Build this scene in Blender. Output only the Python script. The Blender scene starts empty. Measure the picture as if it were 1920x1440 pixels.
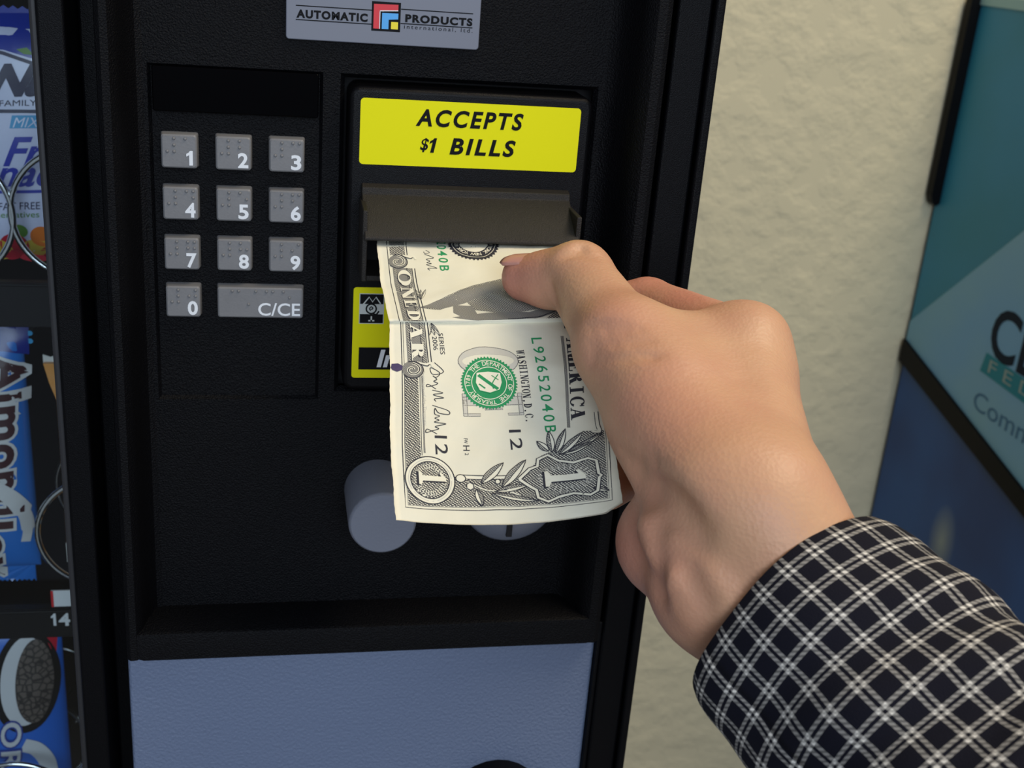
import bpy, bmesh, math, random
import numpy as np
from mathutils import Vector, Matrix
random.seed(7)
pi, sin, cos, tan, atan2, sqrt = math.pi, math.sin, math.cos, math.tan, math.atan2, math.sqrt
scene = bpy.context.scene
COL = scene.collection
Z0 = 1.25            # height of the keypad's "1" key above the floor; all builders below work relative to it

# ------------------------------------------------------------------ camera, world, lights, exposure
CF, CP, CY, CR = 2200.0, .3707, .2089, -.0804           # focal length in pixels of the 1920 wide frame, pitch, yaw, roll
CC = np.array([.0363, -.4379, .084])
_f = np.array([sin(CY)*cos(CP), cos(CY)*cos(CP), -sin(CP)]); _r = np.array([cos(CY), -sin(CY), 0.]); _d = np.cross(_f, _r)
CM = np.array([cos(CR)*_r+sin(CR)*_d, -sin(CR)*_r+cos(CR)*_d, _f])
cam = bpy.data.cameras.new('camera'); camo = bpy.data.objects.new('camera', cam); COL.objects.link(camo)
cam.sensor_width = 36.0; cam.lens = CF/1920*36; cam.clip_start = .01; cam.clip_end = 50
_m = Matrix(((CM[0][0], -CM[1][0], -CM[2][0]), (CM[0][1], -CM[1][1], -CM[2][1]), (CM[0][2], -CM[1][2], -CM[2][2])))
camo.matrix_world = Matrix.Translation((CC[0], CC[1], CC[2]+Z0)) @ _m.to_4x4()
cam.dof.use_dof = True; cam.dof.focus_distance = .385; cam.dof.aperture_fstop = 26
scene.camera = camo

w = bpy.data.worlds.new('world'); scene.world = w; w.use_nodes = True
w.node_tree.nodes['Background'].inputs[0].default_value = (.80, .86, 1, 1)
w.node_tree.nodes['Background'].inputs[1].default_value = .23
def area(name, loc, target, size, sizey, power, color):
    l = bpy.data.lights.new(name, 'AREA'); l.shape = 'RECTANGLE'; l.size = size; l.size_y = sizey; l.energy = power; l.color = color
    o = bpy.data.objects.new(name, l); COL.objects.link(o); o.location = loc
    o.rotation_euler = (Vector(target)-Vector(loc)).to_track_quat('-Z', 'Y').to_euler()
    return o
area('ceiling_lamp', (.95, -.30, 2.75), (.35, -.05, 1.2), 1.2, .6, 22, (1, .84, .62))
area('daylight_window', (.1, -2.5, 1.95), (.1, 0, 1.15), 1.5, 1.4, 31, (.74, .85, 1))
scene.view_settings.view_transform = 'Standard'; scene.view_settings.look = 'None'
scene.view_settings.exposure = 0.42; scene.view_settings.gamma = 1.0; scene.view_settings.use_curve_mapping = False

# ------------------------------------------------------------------ helpers
def ray(px, py): return CM.T @ np.array([(px-960)/CF, (py-720)/CF, 1.])
def at(px, py, Y): d = ray(px, py); return CC+d*(Y-CC[1])/d[1]       # point of the upright plane at depth Y
def deep(px, py, D): return CC+ray(px, py)*D                           # point at distance D along the view axis
def lin(c): return tuple(((x/255)/12.92 if x/255 <= .04045 else ((x/255+.055)/1.055)**2.4) for x in c)

def mat(name, col, rough=.5, bump=0, bscale=400, metal=0, spec=.5, var=0, vscale=30, clear=0, sss=0, sheen=0, coords='Object'):
    m = bpy.data.materials.new(name); m.use_nodes = True; nt = m.node_tree; b = nt.nodes['Principled BSDF']
    b.inputs['Base Color'].default_value = (*col, 1); b.inputs['Roughness'].default_value = rough; b.inputs['Metallic'].default_value = metal
    b.inputs['Specular IOR Level'].default_value = spec; b.inputs['Coat Weight'].default_value = clear
    b.inputs['Sheen Weight'].default_value = sheen
    if sss:
        b.inputs['Subsurface Weight'].default_value = sss; b.inputs['Subsurface Radius'].default_value = (1, .35, .2); b.inputs['Subsurface Scale'].default_value = .004
    tc = nt.nodes.new('ShaderNodeTexCoord')
    if bump:
        n = nt.nodes.new('ShaderNodeTexNoise'); n.inputs['Scale'].default_value = bscale; n.inputs['Detail'].default_value = 3
        nt.links.new(tc.outputs[coords], n.inputs['Vector'])
        bp = nt.nodes.new('ShaderNodeBump'); bp.inputs['Strength'].default_value = bump; bp.inputs['Distance'].default_value = .0006
        nt.links.new(n.outputs['Fac'], bp.inputs['Height']); nt.links.new(bp.outputs['Normal'], b.inputs['Normal'])
    if var:
        n = nt.nodes.new('ShaderNodeTexNoise'); n.inputs['Scale'].default_value = vscale; n.inputs['Detail'].default_value = 4
        nt.links.new(tc.outputs[coords], n.inputs['Vector'])
        mx = nt.nodes.new('ShaderNodeMix'); mx.data_type = 'RGBA'
        mx.inputs['A'].default_value = (*[c*(1-var) for c in col], 1); mx.inputs['B'].default_value = (*[min(1, c*(1+var)) for c in col], 1)
        nt.links.new(n.outputs['Fac'], mx.inputs['Factor']); nt.links.new(mx.outputs['Result'], b.inputs['Base Color'])
    return m

ORG = {}
def tag(o, label=None, cat=None, group=None, kind=None):
    if label: o['label'] = label
    if cat: o['category'] = cat
    if group: o['group'] = group
    if kind: o['kind'] = kind
    return o
def empty(name, loc):
    o = bpy.data.objects.new(name, None); COL.objects.link(o); o.empty_display_size = .02
    o.location = (loc[0], loc[1], loc[2]+Z0); ORG[o] = Vector(loc); return o

class MB:
    "collects faces of ONE part; coordinates are metres relative to the keypad origin"
    def __init__(s): s.v = []; s.f = []; s.m = []; s.uv = []; s.mi = 0
    def add(s, vs, fs, uvs=None):
        o = len(s.v); s.v += [tuple(float(c) for c in p) for p in vs]; s.uv += (list(uvs) if uvs is not None else [(0, 0)]*len(vs))
        for f in fs: s.f.append(tuple(i+o for i in f)); s.m.append(s.mi)
        return s
    def box(s, x0, x1, y0, y1, z0, z1):
        P = [(x, y, z) for x in (x0, x1) for y in (y0, y1) for z in (z0, z1)]
        return s.add(P, [(0, 1, 3, 2), (4, 6, 7, 5), (0, 4, 5, 1), (2, 3, 7, 6), (0, 2, 6, 4), (1, 5, 7, 3)])
    def prism(s, poly, fn0, fn1):
        "poly 2D ccw; fn maps (u,v) to the two end caps"
        n = len(poly); A = [fn0(*p) for p in poly]; B = [fn1(*p) for p in poly]
        return s.add(A+B, [tuple(range(n)), tuple(range(2*n-1, n-1, -1))]+[(i+n, (i+1) % n+n, (i+1) % n, i) for i in range(n)])
    def slab(s, poly, yf, yb):
        "outline in (x,z), front at yf, back at yb"
        return s.prism(poly, lambda u, v: (u, yf, v), lambda u, v: (u, yb, v))
    def rings(s, R, cap=True, closed=True):
        n = len(R[0]); vs = [p for r in R for p in r]; fs = []
        for i in range(len(R)-1):
            for j in range(n if closed else n-1):
                k = (j+1) % n; fs.append((i*n+j, i*n+k, (i+1)*n+k, (i+1)*n+j))
        if cap: fs += [tuple(range(n-1, -1, -1)), tuple((len(R)-1)*n+j for j in range(n))]
        return s.add(vs, fs)
    def tube(s, pts, r, n=10, cap=True):
        R = []; pts = [Vector(p) for p in pts]; up = Vector((.3, .2, 1)).normalized()
        for i, p in enumerate(pts):
            t = (pts[min(i+1, len(pts)-1)]-pts[max(i-1, 0)]).normalized()
            a = t.cross(up).normalized(); b = t.cross(a); up = -b if False else up
            rr = r[i] if isinstance(r, (list, tuple)) else r
            R.append([p+(a*cos(2*pi*k/n)+b*sin(2*pi*k/n))*rr for k in range(n)])
        return s.rings(R, cap)
    def build(s, name, mats, parent=None, smooth=False, bevel=0, bseg=2, loc=None, uv=False, sub=0, angle=40):
        if not isinstance(mats, (list, tuple)): mats = [mats]
        base = ORG[parent] if parent else Vector((0, 0, 0))
        org = Vector(loc) if loc is not None else (base if parent else Vector((0, 0, 0)))
        me = bpy.data.meshes.new(name)
        me.from_pydata([Vector(v)-org for v in s.v], [], s.f)
        for m in mats: me.materials.append(m)
        for p, i in zip(me.polygons, s.m): p.material_index = i; p.use_smooth = smooth
        if uv:
            l = me.uv_layers.new(name='UVMap')
            for lp in me.loops: l.data[lp.index].uv = s.uv[lp.vertex_index]
        o = bpy.data.objects.new(name, me); COL.objects.link(o); ORG[o] = org
        if parent: o.parent = parent; o.location = org-base
        else: o.location = org+Vector((0, 0, Z0))
        if bevel:
            b = o.modifiers.new('bevel', 'BEVEL'); b.width = bevel; b.segments = bseg; b.limit_method = 'ANGLE'; b.angle_limit = math.radians(35)
        if sub:
            b = o.modifiers.new('sub', 'SUBSURF'); b.levels = sub; b.render_levels = sub
        if (bevel or smooth) and angle:
            for p in me.polygons: p.use_smooth = True
            bm = bmesh.new(); bm.from_mesh(me)
            for e in bm.edges:
                if len(e.link_faces) == 2 and e.calc_face_angle(0) > math.radians(angle): e.smooth = False
            bm.to_mesh(me); bm.free()
        return o

# lettering: outlines of the built-in font turned into flat faces -------------------------------------------------
_TC = {}
def glyphs(txt, bold=0.0, shear=0.0, space=1.0):
    k = (txt, bold, shear, space)
    if k not in _TC:
        c = bpy.data.curves.new('t', 'FONT'); c.body = txt; c.size = 1; c.offset = bold; c.shear = shear; c.space_character = space; c.resolution_u = 4
        o = bpy.data.objects.new('t', c); COL.objects.link(o); dg = bpy.context.evaluated_depsgraph_get(); dg.update()
        me = bpy.data.meshes.new_from_object(o.evaluated_get(dg))
        vs = [(v.co.x, v.co.y) for v in me.vertices]; fs = [tuple(p.vertices) for p in me.polygons]
        bpy.data.objects.remove(o); bpy.data.curves.remove(c); bpy.data.meshes.remove(me)
        _TC[k] = (vs, fs)
    return _TC[k]
def text_fit(txt, x0, x1, z0, h, bold=0, shear=0, space=1.0, cap=None):
    "lettering fitted between x0 and x1, baseline z0, height h of the tallest letter; returns 2D verts and faces"
    vs, fs = glyphs(txt, bold, shear, space)
    ax, bx = min(v[0] for v in vs), max(v[0] for v in vs); bz = cap or max(v[1] for v in vs)
    sx = (x1-x0)/(bx-ax)
    return [(x0+(x-ax)*sx, z0+z*h/bz) for x, z in vs], fs
def one_at(fl, x0, x1, z0, h, mi, lift=2, sl=0):
    w = x1-x0; fl.poly([(x0+u*w+sl*v*h, z0+v*h) for u, v in ((.42, 0), (.95, 0), (.95, 1), (.55, 1), (.36, .88), (.0, .78), (.0, .60), (.42, .70))], mi, lift)
def wrect(a0, b0, a1, b1): return [(a0, b0), (a1, b0), (a1, b1), (a0, b1)]
def ngon(cx, cy, rx, ry, n=32, a0=0): return [(cx+rx*cos(a0+2*pi*i/n), cy+ry*sin(a0+2*pi*i/n)) for i in range(n)]
def ringpoly(cx, cy, rx, ry, ix, iy, n=40, a0=0, a1=2*pi, dx=0, dy=0):
    full = abs(a1-a0-2*pi) < 1e-6; k = n if full else n+1
    A = [a0+(a1-a0)*i/n for i in range(k)]
    vs = [(cx+rx*cos(a), cy+ry*sin(a)) for a in A]+[(cx+dx+ix*cos(a), cy+dy+iy*sin(a)) for a in A]
    return vs, [(i, (i+1) % k, (i+1) % k+k, i+k) for i in range(n)]
def ribbon(pts, w):
    "thin stroke along 2D points, w constant or per point"
    n = len(pts); L = []; R = []
    for i, (x, y) in enumerate(pts):
        a, b = pts[max(i-1, 0)], pts[min(i+1, n-1)]; dx, dy = b[0]-a[0], b[1]-a[1]; l = math.hypot(dx, dy) or 1
        ww = (w[i] if isinstance(w, (list, tuple)) else w)/2; L.append((x-dy/l*ww, y+dx/l*ww)); R.append((x+dy/l*ww, y-dx/l*ww))
    return R+L, [(i, i+1, i+1+n, i+n) for i in range(n-1)]
def smooth_pts(P, n=6):
    out = []
    for i in range(len(P)-1):
        p0, p1, p2, p3 = P[max(i-1, 0)], P[i], P[i+1], P[min(i+2, len(P)-1)]
        for k in range(n):
            t = k/n; out.append(tuple(.5*(2*b+(c-a)*t+(2*a-5*b+4*c-d)*t*t+(3*b-3*c+d-a)*t**3) for a, b, c, d in zip(p0, p1, p2, p3)))
    return out+[tuple(P[-1])]
def rrect(x0, z0, x1, z1, r, n=5):
    P = []
    for cx, cz, a in ((x1-r, z0+r, -pi/2), (x1-r, z1-r, 0), (x0+r, z1-r, pi/2), (x0+r, z0+r, pi)):
        P += [(cx+r*cos(a+pi/2*i/n), cz+r*sin(a+pi/2*i/n)) for i in range(n+1)]
    return P
class Flat:
    "draws printing on an upright face at depth y (seen from -y)"
    def __init__(s, mb, y): s.mb = mb; s.y = y; s.k = 0
    def shape(s, vs, fs, mi, lift=None):
        s.k += 1; s.mb.mi = mi; y = s.y-.00006*(lift if lift is not None else 1)
        s.mb.add([(x, y, z) for x, z in vs], fs)
    def poly(s, P, mi, lift=1): s.shape(P, [tuple(range(len(P)))], mi, lift)
    def text(s, txt, x0, x1, z0, h, mi, lift=2, **k): s.shape(*text_fit(txt, x0, x1, z0, h, **k), mi, lift)

# ------------------------------------------------------------------ materials
M = {}
M['black'] = mat('black plastic', (.0016, .0017, .0024), .42, .35, 2600, spec=.11)
M['black_tex'] = mat('black grained plastic', (.0017, .0018, .0026), .5, .9, 1500, spec=.13)
M['black_gloss'] = mat('smoked display', (.0010, .0010, .0014), .12, spec=.05)
M['satin'] = mat('black satin plastic', (.0016, .0016, .0022), .34, .25, 3000, spec=.14)
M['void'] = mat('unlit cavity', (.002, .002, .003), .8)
M['hood'] = mat('hood plastic', (.015, .0125, .010), .5, .6, 3000, spec=.35)
M['keygrey'] = mat('key grey', lin((117, 117, 118)), .42, .12, 900, var=.14, vscale=110, spec=.3)
M['plate'] = mat('blue grey plate', lin((110, 114, 126)), .45)
M['panelgrey'] = mat('blue grey grained panel', lin((100, 113, 138)), .5, 1.0, 700)
M['knob'] = mat('grey knob plastic', lin((110, 114, 125)), .42, .2, 900)
M['yellow'] = mat('yellow sticker', lin((228, 223, 8)), .55, spec=.15)
M['inkblack'] = mat('black ink', (.006, .006, .007), .55, spec=.1)
M['white'] = mat('white print', lin((225, 228, 230)), .5)
M['red'] = mat('red print', lin((205, 28, 40)), .45)
M['skyblue'] = mat('sky blue print', lin((70, 160, 225)), .45)
M['gold'] = mat('yellow print', lin((235, 215, 20)), .45)
M['chrome'] = mat('bright wire', (.75, .78, .80), .16, metal=1)
M['tray'] = mat('black tray', (.005, .0055, .007), .5, spec=.2)
def glass():
    m = bpy.data.materials.new('window glass'); m.use_nodes = True; nt = m.node_tree; nt.nodes.remove(nt.nodes['Principled BSDF'])
    t = nt.nodes.new('ShaderNodeBsdfTransparent'); g = nt.nodes.new('ShaderNodeBsdfGlossy'); g.inputs['Roughness'].default_value = .02
    t.inputs['Color'].default_value = (.90, .93, .93, 1)
    fr = nt.nodes.new('ShaderNodeFresnel'); fr.inputs['IOR'].default_value = 1.3; mx = nt.nodes.new('ShaderNodeMixShader')
    nt.links.new(fr.outputs[0], mx.inputs[0]); nt.links.new(t.outputs[0], mx.inputs[1]); nt.links.new(g.outputs[0], mx.inputs[2])
    nt.links.new(mx.outputs[0], nt.nodes['Material Output'].inputs[0]); return m
M['glass'] = glass()
# ------------------------------------------------------------------ room
def wallmat():
    m = mat('beige orange peel plaster', lin((199, 191, 161)), .85); nt = m.node_tree; b = nt.nodes['Principled BSDF']
    tc = nt.nodes.new('ShaderNodeTexCoord'); n = nt.nodes.new('ShaderNodeTexNoise'); n.inputs['Scale'].default_value = 26; n.inputs['Detail'].default_value = 3; n.inputs['Roughness'].default_value = .55
    nt.links.new(tc.outputs['Object'], n.inputs['Vector'])
    r = nt.nodes.new('ShaderNodeValToRGB'); r.color_ramp.elements[0].position = .40; r.color_ramp.elements[1].position = .66
    nt.links.new(n.outputs['Fac'], r.inputs[0])
    bp = nt.nodes.new('ShaderNodeBump'); bp.inputs['Strength'].default_value = .45; bp.inputs['Distance'].default_value = .004
    nt.links.new(r.outputs[0], bp.inputs['Height']); nt.links.new(bp.outputs['Normal'], b.inputs['Normal']); return m
tag(MB().box(-1.6, 2.6, .88, .98, -1.25, 1.4).build('wall_back', wallmat()), kind='structure')
tag(MB().box(-1.6, 2.6, -1.8, .88, -1.30, -1.25).build('floor', mat('grey floor tile', lin((120, 114, 104)), .5, var=.15)), kind='structure')

# ------------------------------------------------------------------ vending machine
VM = empty('vending_machine', (-.25, .42, -1.25))
tag(VM, 'black snack vending machine with a grey keypad and a yellow bill acceptor sticker', 'vending machine')
m = MB()                                                        # hollow cabinet
XL, XR = -.74, .197
m.box(XL, XL+.012, .02, .86, -1.20, .55); m.box(XR-.010, XR, .02, .86, -1.20, .55)
m.box(XL, XR, .02, .86, .54, .55); m.box(XL, XR, .02, .86, -1.20, -1.19); m.box(XL+.012, XR-.010, .62, .63, -1.19, .54)
m.box(-.024, -.018, .03, .62, -1.19, .54)
for x in (-.70, .15):
    for y in (.08, .78): m.box(x, x+.04, y, y+.04, -1.25, -1.20)
m.build('cabinet', M['void'], VM)
m = MB()                                                        # door: mullion, stiles, header, kick board
m.box(-.0438, -.0345, -.012, .06, -1.18, .54)
m.box(-.0345, -.0262, .014, .06, -1.18, .54)
m.box(.1768, .1900, -.0115, .05, -1.18, .54); m.box(.1903, .1942, -.0140, .05, -1.18, .54)
m.box(XL, XL+.04, -.012, .05, -1.18, .54); m.box(XL+.04, -.0468, -.012, .05, .45, .54); m.box(XL+.04, -.0468, -.012, .05, -1.18, -.85)
m.box(-.0262, .1768, .03, .06, -1.18, .54)
m.build('door_frame', M['black'], VM, bevel=.0012)
m = MB(); m.box(-.0470, -.0438, -.006, .008, -.85, .45); m.build('window_gasket', mat('grey rubber gasket', (.02, .02, .022), .5), VM, bevel=.0012)
m = MB(); m.box(XL+.04, -.0471, .003, .007, -.85, .45); m.build('window_pane', M['glass'], VM)

# recessed selection panel: lip, hollow sides, back with cut outs
def grid_holes(m, x0, x1, z0, z1, y, holes, wall):
    xs = sorted({x0, x1, *[h[0] for h in holes], *[h[1] for h in holes]}); zs = sorted({z0, z1, *[h[2] for h in holes], *[h[3] for h in holes]})
    for i in range(len(xs)-1):
        for j in range(len(zs)-1):
            cx, cz = (xs[i]+xs[i+1])/2, (zs[j]+zs[j+1])/2
            if any(h[0] < cx < h[1] and h[2] < cz < h[3] for h in holes): continue
            m.add([(xs[i], y, zs[j]), (xs[i+1], y, zs[j]), (xs[i+1], y, zs[j+1]), (xs[i], y, zs[j+1])], [(0, 1, 2, 3)])
    for a, b, c, d in holes:
        e = wall[1]
        F = [(a, y, c), (b, y, c), (b, y, d), (a, y, d)]; B = [(a+e, y+wall[0], c+e), (b-e, y+wall[0], c+e), (b-e, y+wall[0], d-e), (a+e, y+wall[0], d-e)]
        m.add(F+B, [(0, 4, 5, 1), (1, 5, 6, 2), (2, 6, 7, 3), (3, 7, 4, 0)])
m = MB()
ZT, ZB = .135, -.1923
prof = [(-.0252, .03), (-.0252, -.0135), (-.0246, -.0160), (-.0230, -.0175), (-.0205, -.0172), (-.0188, -.0150), (-.0178, -.0115), (-.0168, -.0060), (-.0155, -.0010), (-.0140, .0018), (-.0118, .0028)]
profR = [(.1560, .0028), (.1582, .0018), (.1604, -.0010), (.1625, -.0060), (.1640, -.0115), (.1655, -.0150), (.1680, -.0172), (.1712, -.0175), (.1733, -.0160), (.1742, -.0135), (.1742, .03)]
for P in (prof, profR):
    n = len(P); m.add([(x, y, ZB-.0125) for x, y in P]+[(x, y, ZT) for x, y in P], [(i, i+1, i+1+n, i+n) for i in range(n-1)])
grid_holes(m, -.0118, .1560, ZB, ZT, .0028, [(-.0105, .0510, -.0980, .0300), (.0572, .1540, -.0945, .0300)], (.0022, .0016))
m.build('selection_panel', M['black_tex'], VM, smooth=True, angle=30)
m = MB(); m.box(-.0105, .0510, .0044, .008, -.0980, .0300); m.build('keypad_plate', M['black_tex'], VM)
m = MB(); m.box(.0565, .1545, .0140, .018, -.0955, .0310); m.box(.0565, .0568, .003, .016, -.0955, .031); m.build('acceptor_recess', M['void'], VM)
m = MB(); m.slab(rrect(-.0088, .0136, .0494, .0293, .0008), .0016, .0050); m.build('display_window', M['black_gloss'], VM, bevel=.0004)
m = MB()                                                        # ledge along the bottom of the panel
L = [(.010, ZB+.0006), (-.0160, ZB+.0002), (-.0172, -.1928), (-.0175, -.1942), (-.0175, -.2046), (-.0165, -.2056), (.010, -.2056)]
xs = [-.0222, -.0212, -.018, .0, .08, .15, .168, .1712, .1722]
R = []
for i, x in enumerate(xs):
    k = (.0022 if i in (0, len(xs)-1) else .0006 if i in (1, len(xs)-2) else 0)
    R.append([(x, y+k, z+(k if z < -.2 else -k)) for y, z in L])
m.rings(R); m.build('ledge', M['black_tex'], VM, smooth=True, angle=35)
m = MB(); m.box(-.0256, .1747, -.0085, .03, -.84, -.1990); m.build('lower_panel', M['panelgrey'], VM, bevel=.0015)
m = MB(); m.box(.1748, .1768, -.0105, .03, -1.15, -.1990); m.build('panel_trim', M['black'], VM, bevel=.0006)
m = MB()                                                        # coin return cup under the panel
P = [(.1345+.030*cos(a), -.318+.0455*sin(a) if sin(a) > 0 else -.318+.03*sin(a)) for a in [2*pi*i/36 for i in range(36)]]
m.slab(P, -.0165, -.008); m.mi = 1; m.slab([(.1345+(x-.1345)*.8, -.318+(z+.318)*.8) for x, z in P], -.0167, -.0165)
m.build('coin_return_cup', [M['black'], M['void']], VM, bevel=.0015)

# keypad keys
DOT = {'1': '1', '2': '12', '3': '14', '4': '145', '5': '15', '6': '124', '7': '1245', '8': '125', '9': '24', '0': '245'}
CELL = {'1': (0, 0), '2': (0, 1), '3': (0, 2), '4': (1, 0), '5': (1, 1), '6': (1, 2)}
def dome(m, x, y, z, r=.00062, h=.0005):
    R = [[(x+r*cos(2*pi*k/10)*cos(t), y-h*sin(t), z+r*sin(2*pi*k/10)*cos(t)) for k in range(10)] for t in (0, .5, 1.0, 1.5)]
    m.rings(R, cap=True)
def key(ch, cx, cz, w):
    m = MB(); hw, hh = w/2, .0060; cz -= .0003
    B = rrect(cx-hw-.0004, cz-hh-.0004, cx+hw+.0004, cz+hh+.0004, .0008, 3); F = rrect(cx-hw, cz-hh, cx+hw, cz+hh, .0009, 3); T = rrect(cx-hw+.0005, cz-hh+.0005, cx+hw-.0005, cz+hh-.0005, .0007, 3)
    m.rings([[(x, .0046, z) for x, z in B], [(x, .0005, z) for x, z in F], [(x, 0, z) for x, z in T]])
    k = m.build('key', M['keygrey'], VM, loc=(cx, .0046, cz), smooth=True, angle=30)
    tag(k, 'grey key marked C/CE' if len(ch) > 1 else 'grey key marked %s' % ch)
    n = MB(); fl = Flat(n, 0)
    if len(ch) > 1: fl.text(ch, cx+hw-.0168, cx+hw-.0010, cz-.0049, .0050, 0, bold=.012)
    else:
        wd = .0024 if ch == '1' else .0037
        one_at(fl, cx+hw-.0013-wd, cx+hw-.0013, cz-.0049, .0053, 0) if ch == '1' else fl.text(ch, cx+hw-.0009-wd, cx+hw-.0009, cz-.0049, .0053, 0, bold=.03)
    n.build('numeral', M['white'], k)
    d = MB(); p = .00235
    if len(ch) > 1: cells = [('14', -.0105), ('1', -.0018), ('14', .0022), ('15', .0085)]; dome(d, cx-.0045, 0, cz-.0006)
    else: cells = [('3456', -.0041), (DOT[ch], .0022)]
    for dots, ox in cells:
        for q in dots: c, r = CELL[q]; dome(d, cx+ox+c*p, 0, cz+.0046-r*p)
    d.build('braille', M['keygrey'], k, smooth=True, angle=0)
rows = ['123', '456', '789']
for j, r in enumerate(rows):
    for i, ch in enumerate(r): key(ch, i*.01905, -j*.01905, .0124)
key('0', 0, -3*.01905+.0004, .0124); key('C/CE', 1.5*.01905, -3*.01905+.0004, .0318)

# maker's plate
Y = .0012
m = MB(); m.slab(rrect(.0376, .0410, .1068, .0690, .0012), Y, .0032); bp = m.build('brand_plate', M['plate'], VM, bevel=.0003)
m = MB(); fl = Flat(m, Y)
fl.text('AUTOMATIC', .0412, .0662, .0486, .0027, 0, bold=.05, space=1.18); fl.text('PRODUCTS', .0796, .1040, .0494, .0026, 0, bold=.05, space=1.18)
fl.text('international, ltd.', .0793, .1042, .0470, .0014, 0, bold=.0, space=1.35)
for x0, x1, z in ((.0410, .0678, .0524), (.0410, .0678, .0476), (.0780, .1041, .0534), (.0780, .1041, .0485)): fl.poly(wrect(x0, z, x1, z+.00035), 0)
m.build('lettering', M['inkblack'], bp)
m = MB(); fl = Flat(m, Y)
fl.poly(wrect(.0676, .0456, .0779, .0557), 0, 1)
fl.poly([(.0683, .0464), (.0704, .0464), (.0704, .0527), (.0770, .0531), (.0770, .0550), (.0683, .0548)][::1], 1, 2)
fl.poly([(.0713, .0464), (.0737, .0464), (.0737, .0497), (.0771, .0500), (.0771, .0520), (.0713, .0519)], 2, 2)
fl.poly(wrect(.0746, .0465, .0771, .0490), 3, 2)
for P in ([(.0704, .0464), (.07065, .0464), (.07065, .0524), (.0704, .0527)], [(.0704, .0524), (.0770, .0528), (.0770, .0531), (.0704, .0527)]): fl.poly(P, 4, 3)
m.build('logo', [M['inkblack'], M['red'], M['skyblue'], M['gold'], M['white']], bp)

# bill acceptor
m = MB(); m.slab(rrect(.0600, -.0905, .1505, .0268, .0040), -.0060, .014); BA = m.build('bill_acceptor', M['satin'], VM, bevel=.0018, bseg=3)
m = MB(); fl = Flat(m, -.0060)
m.slab(rrect(.0641, -.0010, .1458, .0229, .0014), -.00615, -.0060); fl.y = -.00615
fl.text('ACCEPTS', .0842, .1241, .0140, .0060, 1, bold=.032, shear=.2, space=1.25)
fl.text('$', .0862, .0894, .0051, .0046, 1, bold=.02, shear=.2, cap=.75); one_at(fl, .0890, .0914, .0042, .0054, 1, 2, .2)
fl.text('BILLS', .0972, .1219, .0041, .0059, 1, bold=.034, shear=.2, space=1.25)
m.build('notice_sticker', [M['yellow'], M['inkblack']], BA)
m = MB(); fl = Flat(m, -.0060); m.slab(rrect(.0634, -.0851, .1455, -.0481, .0012), -.00615, -.0060); fl.y = -.00615
fl.poly(wrect(.0657, -.0627, .0752, -.0505), 2); fl.poly(wrect(.0660, -.0547, .0749, -.0508), 1, 2); fl.poly(wrect(.0660, -.0624, .0749, -.0588), 1, 2)
fl.shape(*ribbon([(.0672, -.0548), (.0694, -.0519), (.0707, -.0538), (.0720, -.0519), (.0738, -.0545)], .0005), 2, 3)
fl.shape(*ringpoly(.0703, -.0566, .0022, .0022, .0016, .0016, 28), 1, 3)
fl.shape(*ribbon(smooth_pts([(.0700, -.0566), (.0706, -.0568), (.0709, -.0563), (.0703, -.0558), (.0696, -.0565), (.0701, -.0574)]), .0004), 1, 3)
fl.shape(*ribbon(smooth_pts([(.0711, -.0585), (.0722, -.0589), (.0733, -.0575)]), .0006), 1, 3)
fl.poly(wrect(.07015, -.0617, .07075, -.0596), 2, 3); fl.poly(wrect(.0693, -.0617, .0716, -.0611), 2, 3)
fl.poly(wrect(.0660, -.0816, .1440, -.0724), 1, 2); fl.text('Insert', .0731, .0985, -.0803, .0070, 3, 3, bold=.03, shear=.2)
m.build('insert_sticker', [M['yellow'], M['inkblack'], mat('pale sticker print', lin((190, 195, 190)), .5), M['white']], BA)
m = MB()                                                        # hood over the slot
x0, x1 = .0652, .1437
m.prism([(-.006, -.0078), (-.0095, -.0088), (-.0100, -.0112), (-.0118, -.0122), (-.0308, -.0216), (-.0314, -.0226), (-.0311, -.0233), (-.0285, -.0231), (-.006, -.0222)][::-1], lambda u, v: (x0, u, v), lambda u, v: (x1, u, v))
m.box(x0-.0006, x0+.0012, -.0285, -.006, -.0392, -.0130); m.box(x1-.0012, x1+.0006, -.0285, -.006, -.0392, -.0130)
m.box(x0+.0012, x1-.0012, -.0275, -.006, -.0392, -.0372)
m.build('slot_hood', M['hood'], BA, bevel=.0007)
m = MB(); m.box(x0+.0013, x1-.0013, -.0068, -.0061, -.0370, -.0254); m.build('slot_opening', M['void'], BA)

# coin button and coin slot
def revolve(m, cx, cz, prof, n=48):
    m.rings([[(cx+r*cos(2*pi*k/n), y, cz-r*sin(2*pi*k/n)) for k in range(n)] for r, y in prof])
m = MB(); revolve(m, .0759, -.1385, [(.0136, .003), (.0134, -.0262), (.0131, -.0272), (.0124, -.0278), (.006, -.0281), (.001, -.0282)]); m.build('coin_return_button', M['knob'], VM, smooth=True, angle=35)
m = MB(); revolve(m, .1318, -.1405, [(.0212, .003), (.0208, -.0025), (.0195, -.0040), (.014, -.0056), (.001, -.0062)]); cs = m.build('coin_slot_plate', M['knob'], VM, smooth=True, angle=50)
m = MB(); m.box(.1306, .1330, -.0064, -.0018, -.1575, -.1300); m.build('coin_slot', M['void'], cs)

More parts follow.
